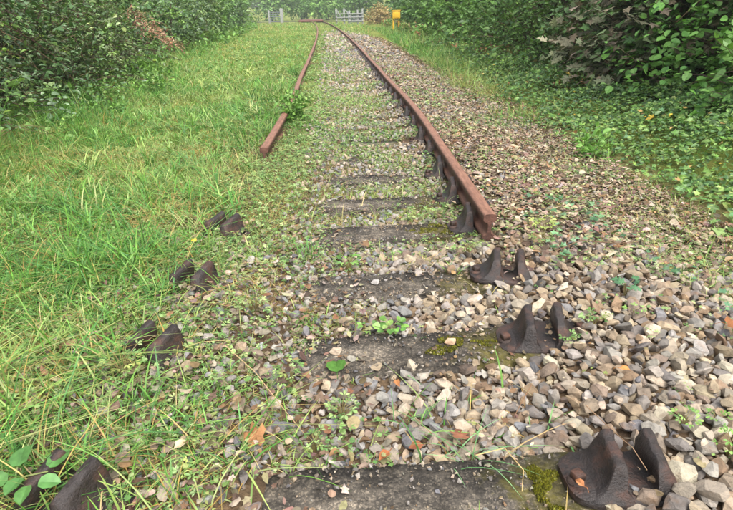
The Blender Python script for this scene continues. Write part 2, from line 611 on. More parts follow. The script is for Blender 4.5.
def blades(acc, base, h, w, az, lean, C, K=3, tipc=None):
    """grass blades: tapering strips that bend over; h and w in metres"""
    m = len(base)
    d = np.stack([np.cos(az), np.sin(az), np.zeros(m)], -1)
    sd = np.stack([-np.sin(az), np.cos(az), np.zeros(m)], -1)
    tw = rng.normal(0, 0.6, m)[:, None]
    sd = norm(sd + d * tw)
    V, CC = [], []
    for i in range(K + 1):
        t = i / K
        p = base + d * (h * lean * t ** 1.7)[:, None] + UP * (h * (t - np.minimum(lean, 1.3) * 0.42 * t * t))[:, None]
        ww = (w * (1 - t) ** 0.7 * (0.75 + 0.6 * t if i < K else 1))[:, None]
        c = C if tipc is None else C * (1 - t ** 2) + tipc * t ** 2
        if i < K:
            V += [p - sd * ww * 0.5, p + sd * ww * 0.5]; CC += [c, c]
        else:
            V += [p]; CC += [c]
    V = np.stack(V, 1); CC = np.stack(CC, 1)
    k = V.shape[1]
    f = []
    for i in range(K - 1):
        a = 2 * i
        f += [(a, a + 1, a + 3), (a, a + 3, a + 2)]
    a = 2 * (K - 1)
    f += [(a, a + 1, a + 2)]
    Fb = (np.array(f)[None] + (np.arange(m) * k)[:, None, None]).reshape(-1, 3)
    acc.raw(V.reshape(-1, 3), Fb, CC.reshape(-1, 3))


def sample(n, x0, x1, y0, y1, dens=None, follow=False):
    x = rng.uniform(x0, x1, n)
    y = rng.uniform(y0, y1, n)
    if follow:
        x = x + track(y)
    if dens is not None:
        k = rng.random(n) < dens(x, y)
        x, y = x[k], y[k]
    return x, y


# ------------------------------------------------------------------ sleepers
SLEEPER_Y = [1.055, 1.735, 2.28, 2.93, 3.47, 4.06, 4.64] + [5.26 + 0.62 * i for i in range(22)]
SKEW = 0.06
ORD = ['nearest', 'second', 'third', 'fourth', 'fifth', 'sixth', 'seventh', 'eighth', 'ninth', 'tenth', 'eleventh',
       'twelfth', 'thirteenth', 'fourteenth', 'fifteenth', 'sixteenth', 'seventeenth', 'eighteenth', 'nineteenth',
       'twentieth', 'twenty-first', 'twenty-second', 'twenty-third', 'twenty-fourth', 'twenty-fifth', 'twenty-sixth',
       'twenty-seventh', 'twenty-eighth', 'twenty-ninth']


def sleeper_mesh(seed):
    r = np.random.default_rng(seed)
    bm = bmesh.new()
    add_box(bm, (0, 0, -0.075), (2.5, 0.25, 0.15))
    bmesh.ops.subdivide_edges(bm, edges=[e for e in bm.edges if abs(e.verts[0].co.x - e.verts[1].co.x) > 1], cuts=40)
    bmesh.ops.bevel(bm, geom=[e for e in bm.edges if e.calc_face_angle(0) > 0.6], offset=0.012, segments=2, affect='EDGES')
    for v in bm.verts:
        n = float(vnoise(np.array([v.co.x * 9 + seed * 7]), np.array([v.co.y * 9]), 1.0, seed)[0]) - 0.5
        v.co.z += 0.012 * n
        v.co.y += 0.014 * (r.random() - 0.5) * (1 if abs(v.co.y) > 0.1 else 0.3)
    me = bpy.data.meshes.new('sleeper')
    bm.to_mesh(me); bm.free()
    me.materials.append(M_SLEEPER)
    me.polygons.foreach_set('use_smooth', np.full(len(me.polygons), True))
    return me


SL_M = [sleeper_mesh(s) for s in range(4)]
SL_NOTE = ['dark weathered concrete sleeper at the bottom edge of the picture, nearest of all',
           'mossy concrete sleeper with a stone lying on it, second from the front',
           'low pale concrete sleeper half lost in gravel, third from the front',
           'dark concrete sleeper under the cut end of the right rail, fourth from the front',
           'pale tan sleeper just beyond the cut rail end, fifth from the front']
for k, sy in enumerate(SLEEPER_Y):
    lab = SL_NOTE[k] if k < 5 else 'weathered sleeper between the two rails, ' + ORD[k] + ' from the front'
    o = link('sleeper', SL_M[k % 4], None, (float(track(sy)), sy, 0.0 if k < 8 else -0.008))
    dtrk = float(track(sy + 0.5) - track(sy - 0.5))
    o.rotation_euler = (0, 0, SKEW * (0.6 if k == 0 else 1) - dtrk)
    tag(o, lab, 'sleeper', 'sleepers along the track')

# ------------------------------------------------------------------ rails
def rail_profile():
    h = []
    # half section of a bullhead rail, from the foot to the head (x >= 0)
    h += [(0.026, 0.0), (0.033, 0.006), (0.034, 0.022), (0.026, 0.030), (0.012, 0.040), (0.0095, 0.055), (0.0095, 0.088),
          (0.013, 0.099), (0.030, 0.107), (0.035, 0.114), (0.035, 0.134), (0.031, 0.142), (0.022, 0.1465), (0.010, 0.148)]
    return h + [(-x, z) for x, z in reversed(h)]


def rail(name, label, y0, y1, off, z0):
    pr = np.array(rail_profile())
    ys = [y0]
    while ys[-1] < y1:
        ys.append(min(y1, ys[-1] + (0.5 if ys[-1] < 30 else 2.0)))
    ys = np.array(ys)
    xs = track(ys) + off
    tan = norm(np.stack([np.gradient(xs, ys), np.ones(len(ys))], -1))
    sd = np.stack([tan[:, 1], -tan[:, 0]], -1)
    zz = z0 + 0.004 * np.sin(ys * 1.3)
    n = len(pr)
    V = np.stack([xs[:, None] + sd[:, 0:1] * pr[None, :, 0], ys[:, None] + sd[:, 1:2] * pr[None, :, 0],
                  zz[:, None] + np.repeat(pr[None, :, 1], len(ys), 0)], -1).reshape(-1, 3)
    Fq = []
    for i in range(len(ys) - 1):
        for j in range(n):
            a, b = i * n + j, i * n + (j + 1) % n
            Fq.append((a, a + n, b + n, b))
    me = bpy.data.meshes.new(name)
    origin = Vector((float(xs[0]), y0, z0))
    L = (len(ys) - 1) * n
    me.from_pydata([Vector(v) - origin for v in V], [], Fq + [tuple(range(n)), tuple(reversed(range(L, L + n)))])
    me.materials.append(M_RAIL)
    bm = bmesh.new(); bm.from_mesh(me)
    bmesh.ops.recalc_face_normals(bm, faces=bm.faces)
    bm.to_mesh(me); bm.free()
    me.polygons.foreach_set('use_smooth', np.full(len(me.polygons), True))
    me.set_sharp_from_angle(angle=math.radians(50))
    return tag(link(name, me, None, origin), label, 'rail')


RX, LX = 0.745, 0.695
rail('rail', 'short rusty brown right-hand rail with a cut end beside the gravel', 2.70, 5.20, RX, 0.036)
rail('rail', 'long rusty right-hand rail running on from the joint to the far gates', 5.206, 84, RX, 0.036)
rail('rail', 'rusty left-hand rail starting in the grass and curving away to the far gates', 4.45, 84, -LX, 0.036)

# ------------------------------------------------------------------ rail chairs
def chair_meshes():
    out = {}
    bm = bmesh.new()
    # base plate: long lobed casting
    pts = []
    for a in np.linspace(0, 2 * PI, 28, endpoint=False):
        c, s = math.cos(a), math.sin(a)
        x = 0.172 * (abs(c) ** 0.36) * (1 if c >= 0 else -1)
        y = (0.088 - 0.010 * math.cos(2 * a)) * (abs(s) ** 0.4) * (1 if s >= 0 else -1)
        pts.append((x, y))
    rings = [(1.0, -0.004), (1.0, 0.016), (0.93, 0.025), (0.55, 0.034)]
    vs_ = [[bm.verts.new((x * s, y * s, z)) for x, y in pts] for s, z in rings]
    for A, B in zip(vs_[:-1], vs_[1:]):
        for i in range(len(pts)):
            j = (i + 1) % len(pts)
            bm.faces.new((A[i], A[j], B[j], B[i]))
    bm.faces.new(vs_[-1]); bm.faces.new(list(reversed(vs_[0])))
    out['base'] = bm
    # jaw: concave outer flare, upright inner face; built for the left side, mirrored for the right
    prof = [(-0.132, 0.020), (-0.114, 0.030), (-0.102, 0.046), (-0.091, 0.068), (-0.081, 0.094), (-0.072, 0.118), (-0.066, 0.133), (-0.059, 0.140),
            (-0.038, 0.141), (-0.034, 0.136), (-0.034, 0.10), (-0.040, 0.07), (-0.040, 0.045), (-0.030, 0.034), (-0.022, 0.020)]
    for nm, mir, hs_ in (('jaw', 1, 0.93), ('jaw_r', -1, 0.97)):
        bm = bmesh.new()
        rows = []
        st = (-1, -0.97, -0.9, -0.75, -0.5, -0.25, 0, 0.25, 0.5, 0.75, 0.9, 0.97, 1)
        for s in st:
            row = []
            for x, z in prof:
                q = min(1, max(0, (z - 0.02) / 0.05))
                wz = 0.094 - 0.026 * q ** 0.7 - 0.006 * max(0, (z - 0.1) / 0.04)
                e = 1 - 0.10 * max(0, (abs(s) - 0.9) / 0.1) ** 2
                xx = -0.045 + (x + 0.045) * e
                if x < -0.05:                            # the flare is hollow between two end ribs
                    xx += 0.007 * (1 - abs(s) ** 2) * q * min(1, (0.15 - z) / 0.08)
                zz = 0.020 + (z - 0.020) * hs_ * (1 - 0.025 * max(0, (abs(s) - 0.75) / 0.25) ** 2)
                up_ = min(1, max(0, (z - 0.06) / 0.08))
                zz += up_ * (0.016 * s if mir < 0 else 0.010 * s + 0.006 * s * s)
                xx += up_ * (0.006 * s if mir > 0 else -0.008 * s)
                xx -= up_ * up_ * 0.006
                nz = float(vnoise(np.array([x * 40 + s * 3 + mir * 9]), np.array([z * 40 + s * 2]), 1.0, 5)[0]) - 0.5
                row.append(bm.verts.new((xx * mir + 0.006 * nz, s * wz * (1 + 0.06 * nz), zz + 0.006 * nz * up_)))
            rows.append(row)
        n = len(prof)
        for A, B in zip(rows[:-1], rows[1:]):
            for i in range(n - 1):
                bm.faces.new((A[i], A[i + 1], B[i + 1], B[i]))
            bm.faces.new((A[-1], A[0], B[0], B[-1]))
        bm.faces.new(rows[0]); bm.faces.new(list(reversed(rows[-1])))
        bmesh.ops.recalc_face_normals(bm, faces=bm.faces)
        out[nm] = bm
    bm = bmesh.new()
    add_cyl(bm, (0, 0, 0.006), 0.026, 0.021, 0.014, 14)
    add_box(bm, (0, 0, 0.024), (0.03, 0.03, 0.026), Matrix.Rotation(0.4, 3, 'Z'))
    bmesh.ops.bevel(bm, geom=[e for e in bm.edges if e.calc_face_angle(0) > 1.0], offset=0.0025, segments=1, affect='EDGES')
    out['bolt'] = bm
    bm = bmesh.new()                                     # oak or sprung steel key wedged beside the rail
    add_box(bm, (0, 0, 0), (0.034, 0.15, 0.05))
    bmesh.ops.bevel(bm, geom=bm.edges[:], offset=0.008, segments=2, affect='EDGES')
    out['key'] = bm
    res = {}
    for k, bm in out.items():
        bmesh.ops.recalc_face_normals(bm, faces=bm.faces)
        me = bpy.data.meshes.new('jaw' if k == 'jaw_r' else k)
        bm.to_mesh(me); bm.free()
        me.materials.append(M_BOLT if k in ('bolt', 'key') else M_CHAIR)
        me.polygons.foreach_set('use_smooth', np.full(len(me.polygons), True))
        me.set_sharp_from_angle(angle=math.radians(50))
        res[k] = me
    return res


CH = chair_meshes()


def rail_chair(x, y, z, rz, label, with_key, tilt=(0, 0)):
    t = thing('rail_chair', label, 'rail chair', (x, y, z), rz, 'rail chairs bolted to the sleepers')
    t.rotation_euler = (tilt[0], tilt[1], rz)
    t.scale = (1, 1, 0.84 if x > 0 else 0.95)
    link('base_plate', CH['base'], t)
    link('jaw', CH['jaw'], t)
    link('jaw', CH['jaw_r'], t)
    for bx, by in ((-0.146, -0.02), (0.146, 0.02)):
        link('bolt', CH['bolt'], t, (bx, by, 0.022))
    if with_key:
        t.scale = (1, 1, 1)
        link('key', CH['key'], t, (0.062 if x > 0 else -0.062, 0, 0.098))
    return t


R_LAB = ['rusty iron rail chair on the nearest sleeper, right-hand side, square bolt showing',
         'empty rusty rail chair on the mossy second sleeper, right-hand side',
         'empty rusty rail chair on the third sleeper, just before the cut rail end',
         'dark iron rail chair gripping the right rail next to its cut end']
L_LAB = ['dark iron rail chair in the grass at the bottom left corner beside bramble leaves',
         'dark empty rail chair sunk in yellow grass, second on the left-hand side',
         'dark empty rail chair sunk in weeds, third on the left-hand side',
         'dark empty rail chair in short weeds, fourth on the left-hand side']
for k, sy in enumerate(SLEEPER_Y):
    dtrk = float(track(sy + 0.5) - track(sy - 0.5))
    rz = SKEW * (0.6 if k == 0 else 1) - dtrk
    for s in (-1, 1):
        if s < 0 and k >= 4:                             # those farther on are lost in the turf
            continue
        keyed = (s > 0 and k >= 3) or (s < 0 and k >= 6)
        x, y = float(track(sy)) + (RX if s > 0 else -LX) * math.cos(rz), sy + s * RX * math.sin(rz)
        lab = (R_LAB if s > 0 else L_LAB)[k] if k < 4 else \
            ('dark iron rail chair under the right rail, ' if s > 0 else 'dark iron rail chair on the left-hand side, ') + ORD[k] + ' from the front'
        tl = ((-0.05, 0.05), (0.06, -0.07), (-0.04, 0.06))[k] if s > 0 and k < 3 else (0.0, 0.0)
        if s < 0:
            tl = (0.06, 0.0)
        rail_chair(x, y, (0.003 if k < 3 else -0.004) if s > 0 else (0.032 if k == 0 else 0.016), -dtrk + (SKEW * 0.3 if k < 3 else 0) - ((0.36, 0.42, 0.35, 0.5)[k] if s < 0 else (0.02, 0.10, 0.16)[k] if k < 3 else 0), lab, keyed, tl)

# ------------------------------------------------------------------ ballast
def hull_stone(seed, n):
    r = np.random.default_rng(1000 + seed)
    i = np.arange(n) + 0.5
    ph, th = np.arccos(1 - 2 * i / n), PI * (1 + 5 ** 0.5) * i
    p = np.stack([np.cos(th) * np.sin(ph), np.sin(th) * np.sin(ph), np.cos(ph)], -1) + r.normal(0, 0.3, (n, 3))
    # a rough block: the sphere pushed towards a few random flat faces
    p = norm(p)
    for q in range(7):
        f = norm(r.normal(size=3))
        lim = r.uniform(0.52, 0.82)
        e = p @ f
        p = p - np.maximum(e - lim, 0)[:, None] * f
    p = p * np.array([1.05, r.uniform(0.65, 0.95), r.uniform(0.5, 0.75)]) * 1.12
    bm = bmesh.new()
    for q in p:
        bm.verts.new(q)
    bmesh.ops.convex_hull(bm, input=bm.verts[:])
    bmesh.ops.delete(bm, geom=[v for v in bm.verts if not v.link_faces], context='VERTS')
    bmesh.ops.triangulate(bm, faces=bm.faces[:])
    bm.verts.index_update()
    V = np.array([v.co[:] for v in bm.verts])
    Fh = np.array([[v.index for v in f.verts] for f in bm.faces])
    # outward winding
    c = V[Fh].mean(1)
    nn = np.cross(V[Fh[:, 1]] - V[Fh[:, 0]], V[Fh[:, 2]] - V[Fh[:, 0]])
    flip = (nn * c).sum(1) < 0
    Fh[flip] = Fh[flip][:, ::-1]
    bm.free()
    return V, Fh


ST_NEAR = [hull_stone(i, 22) for i in range(16)]
ST_FAR = [hull_stone(50 + i, 11) for i in range(8)]
STONE_PAL = pal((164, 149, 125), (152, 136, 113), (142, 125, 104), (172, 160, 141), (144, 137, 127), (132, 126, 119), (116, 110, 104), (132, 111, 88), (156, 144, 127), (122, 108, 94))
GREY_PAL = pal((142, 138, 132), (126, 125, 124), (106, 105, 106), (154, 147, 138), (136, 125, 111))


def stone_cover(x, y):
    """how much of the ground shows stones"""
    xt = x - track(y)
    right = sstep(0.1, 0.5, xt) * sstep(2.15, 1.95, xt)
    mid = sstep(-0.5, -0.02, xt)
    left = sstep(-1.15, -0.7, xt) * 0.3 * sstep(3.2, 2.2, y)
    c = np.maximum(np.maximum(right, mid), left) * (xt < 2.15) * sstep(46, 22, y)
    c = c * np.where(xt > 0.82, 1 - 0.35 * sstep(2.4, 3.2, y), 1)
    c = c * np.where((np.abs(xt) < 0.62) & (y > 3.2), 0.62, 1)
    patch = fbm(x, y, 0.7, 21)
    c = c * np.where(xt < 0.45, sstep(0.3, 0.5, patch) * 0.3 + 0.7, 1)
    return c


def on_sleeper(x, y):
    r = np.zeros(len(x), bool)
    for k, sy in enumerate(SLEEPER_Y[:24]):
        yy = sy + (x - track(sy)) * SKEW
        wob = 0.09 * (fbm(x, y, 0.12, 121) - 0.5)
        seen = (np.abs(y - yy) < (0.115, 0.10, 0.085, 0.105, 0.085)[min(k, 4)] + wob) & (x - track(sy) > (-0.24 if k == 0 else -0.12) + 5 * wob) & (x - track(sy) < 0.8 + 0.05 * np.sin(k * 2.3))
        if k == 2:
            seen &= fbm(x, y, 0.3, 125) > 0.40
        if k >= 4:
            seen &= fbm(x, y * 0.5, 0.45, 127) > (0.5 if k < 9 else 0.56)
        r |= seen
    return r


def pack(n, x0, x1, y0, y1, smin, smax, gap):
    """dart throwing: positions and radii that do not overlap too much"""
    cell = smax * 2
    grid = {}
    xs, ys, rs = [], [], []
    X = rng.uniform(x0, x1, n); Y = rng.uniform(y0, y1, n)
    X = X + track(Y)
    R = smin + (smax - smin) * rng.random(n) ** 2.2
    keep = (rng.random(n) < stone_cover(X, Y))
    X, Y, R = X[keep], Y[keep], R[keep]
    o = np.argsort(-R)
    X, Y, R = X[o], Y[o], R[o]
    for x, y, r in zip(X, Y, R):
        i, j = int(x // cell), int(y // cell)
        ok = True
        for a in (-1, 0, 1):
            for b in (-1, 0, 1):
                for (u, v, w) in grid.get((i + a, j + b), ()):
                    if (u - x) ** 2 + (v - y) ** 2 < (gap * (w + r)) ** 2:
                        ok = False
                        break
                if not ok:
                    break
            if not ok:
                break
        if ok:
            grid.setdefault((i, j), []).append((x, y, r))
            xs.append(x); ys.append(y); rs.append(r)
    return np.array(xs), np.array(ys), np.array(rs)


CHAIR_SPOTS = [(s * RX, sy + s * RX * SKEW) for sy in SLEEPER_Y[:5] for s in (-1, 1)]


def clear_of_chairs(x, y, r):
    k = np.ones(len(x), bool)
    for cx, cy in CHAIR_SPOTS:
        k &= ~((x - cx > -0.16 - r * 0.3) & (x - cx < np.where(cx > 0, 0.05, 0.1)) & (np.abs(y - cy) < 0.07 + r * 0.4))
    return k


bed = tag(bpy.data.objects.new('ballast_bed', None), kind='structure')
col.objects.link(bed)
near = []
# lower layer, then the top layer
for (n, smin, smax, gap, dz, ymax) in ((20000, 0.012, 0.026, 0.62, -0.012, 3.4), (44000, 0.009, 0.033, 0.68, 0.006, 3.4), (20000, 0.007, 0.018, 0.66, 0.004, 3.2), (2600, 0.014, 0.032, 1.25, 0.026, 2.6)):
    x, y, r = pack(n, -1.05, 2.1, 0.7, ymax, smin, smax, gap)
    r = r * np.where(x < 0.35, 0.78 + 0.22 * sstep(-0.1, 0.35, x), 1.0)
    if smax < 0.02:
        k = x < 0.6
        x, y, r = x[k], y[k], r[k]
    if dz > 0.03:
        k = x > 0.5
        x, y, r = x[k], y[k], r[k]
    k = ~on_sleeper(x, y) & clear_of_chairs(x, y, r)
    x, y, r = x[k], y[k], r[k]
    near.append((x, y, r, H(x, y) + dz + r * 0.18))
x = np.concatenate([q[0] for q in near]); y = np.concatenate([q[1] for q in near])
r = np.concatenate([q[2] for q in near]); z = np.concatenate([q[3] for q in near])
# hand-placed large stones by the front chair and on the edges of the heap
BIG = [(0.855, 1.04, 0.05), (0.755, 1.00, 0.042), (0.93, 1.08, 0.036), (0.665, 0.985, 0.035), (0.49, 1.42, 0.042), (0.62, 1.56, 0.046), (0.33, 1.40, 0.04),
       (0.75, 1.36, 0.045), (1.02, 1.45, 0.046), (0.57, 1.30, 0.04), (0.72, 2.02, 0.05), (0.88, 2.18, 0.045), (1.15, 1.30, 0.045), (-0.33, 1.66, 0.04),
       (0.80, 1.035, 0.034), (0.835, 1.085, 0.03), (0.735, 1.03, 0.024), (0.905, 1.14, 0.036), (0.80, 0.96, 0.045), (0.90, 0.985, 0.045), (0.69, 0.95, 0.04), (0.87, 1.74, 0.032), (0.88, 1.82, 0.03), (0.80, 1.68, 0.034), (0.87, 2.27, 0.035), (0.79, 2.22, 0.03), (1.2, 1.75, 0.05), (1.32, 1.6, 0.045), (0.55, 2.12, 0.045), (1.28, 2.2, 0.055)]
bx = np.array(BIG)
bx[:, 2] *= 0.78
x = np.concatenate([x, bx[:, 0]]); y = np.concatenate([y, bx[:, 1]])
z = np.concatenate([z, H(bx[:, 0], bx[:, 1]) + 0.03]); r = np.concatenate([r, bx[:, 2]])
m = len(x)
rot = randrot(m)
tilt = rng.random(m) < 0.7                                # most stones lie on their flat side
yaw = rng.uniform(0, 2 * PI, m)
flat = np.zeros((m, 3, 3))
flat[:, 0, 0] = np.cos(yaw); flat[:, 0, 1] = -np.sin(yaw); flat[:, 1, 0] = np.sin(yaw); flat[:, 1, 1] = np.cos(yaw); flat[:, 2, 2] = 1
ax = rng.normal(0, 0.35, (m, 2))
flat[:, 2, 0] = ax[:, 0]; flat[:, 2, 1] = ax[:, 1]
rot = np.where(tilt[:, None, None], flat, rot)
greyness = (rng.random(m) < np.where(x < 0.3, 0.6, 0.13))
tc = np.where(greyness[:, None], jitter_cols(GREY_PAL, m, 0.16, hue=0.1), jitter_cols(STONE_PAL, m, 0.16, hue=0.1))
variant = rng.integers(0, len(ST_NEAR), m)
# the 300 that show largest become stones of their own, the rest is one mesh
depth = y + 0.5
show = (r / depth) * (z > np.median(z) - 0.01) * (y > 0.85) * (np.abs(x - 0.05) < 0.72 * depth)
order = np.argsort(-show)
single = np.zeros(m, bool)
single[order[:300]] = True
meshes = {}
for i in np.where(single)[0]:
    key = (int(variant[i]), int(rng.integers(0, 9)))
    if key not in meshes:
        a = Acc()
        a.inst(ST_NEAR[key[0]], np.eye(3)[None], np.zeros((1, 3)), tc[i][None])
        meshes[key] = a.mesh('stone', M_STONE, True, 20)
    o = link('stone', meshes[key], bed)
    M4 = np.eye(4)
    M4[:3, :3] = rot[i] * r[i]
    M4[:3, 3] = (x[i], y[i], z[i])
    o.matrix_world = Matrix(M4.tolist())
acc = Acc()
deep = (z - H(x, y) < 0.003) | (y > 2.7)
for v in range(len(ST_FAR)):
    k = (~single) & deep & (variant % len(ST_FAR) == v)
    acc.inst(ST_FAR[v], rot[k] * r[k][:, None, None], np.stack([x[k], y[k], z[k]], -1), tc[k])
for v in range(len(ST_NEAR)):
    k = (~single) & ~deep & (variant == v)
    acc.inst(ST_NEAR[v], rot[k] * r[k][:, None, None], np.stack([x[k], y[k], z[k]], -1), tc[k])
# farther along the line
for (n, y0, y1, smin, smax, gap) in ((34000, 3.4, 9.0, 0.013, 0.030, 0.72), (18000, 9.0, 18.0, 0.022, 0.045, 0.75), (7000, 18, 44, 0.05, 0.1, 0.8)):
    fx, fy, fr = pack(n, -0.75, 2.15, y0, y1, smin, smax, gap)
    k = ~on_sleeper(fx, fy)
    k &= ~((np.abs(np.abs(fx - track(fy)) - RX) < 0.05))
    fx, fy, fr = fx[k], fy[k], fr[k]
    fm = len(fx)
    fc = np.where((rng.random(fm) < 0.35)[:, None], jitter_cols(GREY_PAL, fm, 0.15, hue=0.1), jitter_cols(STONE_PAL, fm, 0.15, hue=0.1))
    fv = rng.integers(0, len(ST_FAR), fm)
    frot = randrot(fm)
    fz = H(fx, fy) + fr * 0.2 + np.where(fy < 18, 0.012, 0.0)
    for v in range(len(ST_FAR)):
        q = fv == v
        acc.inst(ST_FAR[v], frot[q] * fr[q][:, None, None], np.stack([fx[q], fy[q], fz[q]], -1), fc[q])
tag(acc.build('ballast_stones', M_STONE, bed, True, None, 20), kind='stuff')

# grit and crumbs washed over the near sleepers
acc = Acc()
for k, sy in enumerate(SLEEPER_Y[:6]):
    n = 420
    gx_ = rng.uniform(-0.2, 0.6, n)
    e = rng.choice([-1, 1], n) * (0.125 - 0.10 * rng.random(n) ** 1.6)
    q = rng.random(n) < 0.25
    e = np.where(q, rng.uniform(-0.11, 0.11, n), e)
    gy_ = sy + gx_ * SKEW * (0.6 if k == 0 else 1) + e
    gr = 0.0025 + 0.007 * rng.random(n) ** 3
    acc.inst(ST_FAR[k], randrot(n) * gr[:, None, None], np.stack([gx_ + track(sy), gy_, 0.003 + gr * 0.3], -1), jitter_cols(np.concatenate([GREY_PAL, STONE_PAL]), n, 0.2, hue=0.1) * 0.85)
tag(acc.build('grit', M_STONE, bed), kind='stuff')

# two loose stones lying on the second sleeper
for (sx, sy, sr, c, lab) in ((-0.05, 1.735, 0.026, (178, 160, 140), 'small tan stone lying on the left part of the second sleeper'),
                             (0.385, 1.775, 0.024, (188, 158, 130), 'small pinkish stone lying on the mossy part of the second sleeper'),
                             (0.12, 2.3, 0.022, (165, 160, 155), 'small grey stone lying on the third sleeper')):
    a = Acc()
    a.inst(ST_NEAR[3], np.eye(3)[None] * sr, np.zeros((1, 3)), lin(*c)[None])
    tag(a.build('loose_stone', M_STONE, loc=(sx, sy, sr * 0.5)), lab, 'stone', 'stones lying on the sleepers')

# ------------------------------------------------------------------ leaf litter on the ballast shoulder
LITTER = pal((132, 113, 95), (150, 130, 110), (112, 95, 80), (164, 147, 126), (138, 109, 82), (170, 156, 137), (100, 84, 72), (142, 136, 100))
acc = Acc()
for (n, x0, x1, y0, y1, size) in ((12000, 0.75, 2.25, 2.3, 6.0, 0.036), (9000, 0.7, 2.5, 6, 14, 0.045), (3600, 0.7, 2.6, 14, 32, 0.08), (2300, -1.2, 0.1, 0.9, 3.0, 0.03), (900, 0.3, 1.7, 0.95, 2.5, 0.02), (1200, -0.7, 0.7, 3.0, 9.0, 0.03)):
    fx, fy = sample(n, x0, x1, y0, y1, (lambda a, b: np.where(a - track(b) > 0.8, sstep(2.2, 3.0, b) * 0.9 + 0.1, 0.8)), True)
    fx, fy = fx, fy
    m = len(fx)
    az = rng.uniform(0, 2 * PI, m)
    d = np.stack([np.cos(az), np.sin(az), rng.normal(0, 0.25, m)], -1)
    nn = np.stack([rng.normal(0, 0.3, m), rng.normal(0, 0.3, m), np.ones(m)], -1)
    s = size * np.minimum(rng.lognormal(-0.2, 0.4, m), 1.5)
    Ms = orient(d, nn, np.stack([s * rng.uniform(0.6, 1.2, m), s, s * rng.uniform(-2.0, 2.5, m)], -1))
    lc = jitter_cols(LITTER, m, 0.22) * np.where(fx < 0.3, 0.78, 0.95)[:, None]
    pp = P(fx, fy, 0.028 + 0.02 * rng.random(m))
    if y1 <= 6:
        pick = rng.integers(0, 4, m)
        for q, tp in enumerate((LEAF_OVAL, LEAF_ROUND, LEAF_IVY, LEAF_OVAL)):
            u = pick == q
            acc.inst(tp, Ms[u], pp[u], lc[u])
    else:
        acc.inst(LEAF_DIA, Ms, pp, lc)
tag(acc.build('leaf_litter', M_DRY), 'brown fallen leaf litter strewn over the ballast beside the right rail', 'leaf litter', kind='stuff')

# ------------------------------------------------------------------ grass
G_FRESH = pal((94, 140, 58), (108, 154, 66), (80, 128, 56), (120, 158, 80), (68, 112, 50), (92, 138, 78))
G_LIGHT = pal((134, 158, 86), (148, 166, 96), (120, 148, 80), (158, 168, 110))
G_STRAW = pal((178, 158, 98), (164, 142, 84), (190, 174, 124), (156, 128, 70))


def grass_cover(x, y):
    xt = x - track(y)
    left = sstep(-0.62, -1.0, xt)
    near = sstep(2.6, 1.2, y)
    bare = sstep(-1.1, -0.5, xt) * near
    edge = sstep(-0.2, -0.6, xt) * 0.5
    c = np.maximum(left * (1 - 0.5 * bare), edge * sstep(0.3, 0.55, fbm(x, y, 0.5, 31)))
    mid = (np.abs(xt) < 0.66) * sstep(0.36, 0.62, fbm(x, y, 0.85, 41)) * (0.12 + 0.5 * sstep(2.6, 5, y)) * ~on_sleeper(x, y) * sstep(0.8, 0.3, xt) * 1.3
    c = np.maximum(c, mid)
    c = np.where(x < hedge_left(y) - 0.4, 0, c)
    c = np.where(xt > 0.7, 0.0, c)
    return c * (0.55 + 0.45 * sstep(0.3, 0.55, fbm(x, y, 0.6, 51)))


def make_grass(acc, n, x0, x1, y0, y1, h, w, K, dens, straw, follow=True):
    gx_, gy_ = sample(n, x0, x1, y0, y1, dens, follow)
    m = len(gx_)
    xt = gx_ - track(gy_)
    hh = h * rng.lognormal(0, 0.42, m) * (0.45 + 1.1 * fbm(gx_, gy_, 0.9, 61))
    hh = hh * (1 + 1.3 * sstep(1.8, 0.2, gx_ - hedge_left(gy_)))
    hh = np.where(np.abs(xt) < 0.7, hh * 0.6, hh)
    pf = fbm(gx_, gy_, 1.4, 71)
    isst = rng.random(m) < straw * (0.5 + 1.2 * sstep(0.4, 0.65, fbm(gx_, gy_, 0.8, 73)))
    light = rng.random(m) < sstep(0.38, 0.68, pf) * (1 - 0.55 * sstep(1.9, 0.5, gx_ - hedge_left(gy_)))
    C = np.where(light[:, None], jitter_cols(G_LIGHT, m, 0.14), jitter_cols(G_FRESH, m, 0.16))
    C = np.where(isst[:, None], jitter_cols(G_STRAW, m, 0.14), C)
    tip = C * (1 + rng.uniform(-0.1, 0.45, (m, 1)) * np.array([1.0, 0.85, 0.6]))
    lean = np.where(isst, rng.uniform(0.6, 2.2, m), rng.gamma(2.2, 0.5, m))
    hh = np.where(isst, hh * 0.85, hh)
    az = rng.uniform(0, 2 * PI, m)
    blades(acc, P(gx_, gy_, -0.006), hh, w * rng.uniform(0.6, 1.5, m) * np.where(isst, 0.7, 1), az, lean, C, K, tip)


acc = Acc()
make_grass(acc, 34000, -2.6, 0.7, 0.9, 2.6, 0.12, 0.0068, 4, lambda a, b: grass_cover(a, b) * 0.85, 0.5)
make_grass(acc, 48000, -4.3, 0.7, 2.4, 5.2, 0.10, 0.0068, 3, grass_cover, 0.36)
make_grass(acc, 60000, -5.2, 0.7, 5.0, 10.0, 0.088, 0.008, 2, grass_cover, 0.26)
make_grass(acc, 42000, -7.0, 0.7, 10.0, 20.0, 0.075, 0.012, 2, grass_cover, 0.26)
make_grass(acc, 40000, -9.5, 0.7, 20.0, 46.0, 0.09, 0.024, 2, lambda a, b: np.maximum(grass_cover(a, b), (np.abs(a - track(b)) < 0.7) * 0.35), 0.25)
make_grass(acc, 12000, -13, 4.5, 44.0, 82.0, 0.14, 0.05, 2, lambda a, b: (a > hedge_left(b)) * 0.9, 0.3)
# low sward creeping over the ballast between the rails
def mid_cover(a, b):
    return sstep(0.24 - 0.06 * sstep(0.1, -0.4, a - track(b)), 0.4, fbm(a, b, 0.5, 131)) * np.where(on_sleeper(a, b), 0.12, 1) * (np.abs(a - track(b)) < 0.64) * sstep(0.75, 0.25, a - track(b))


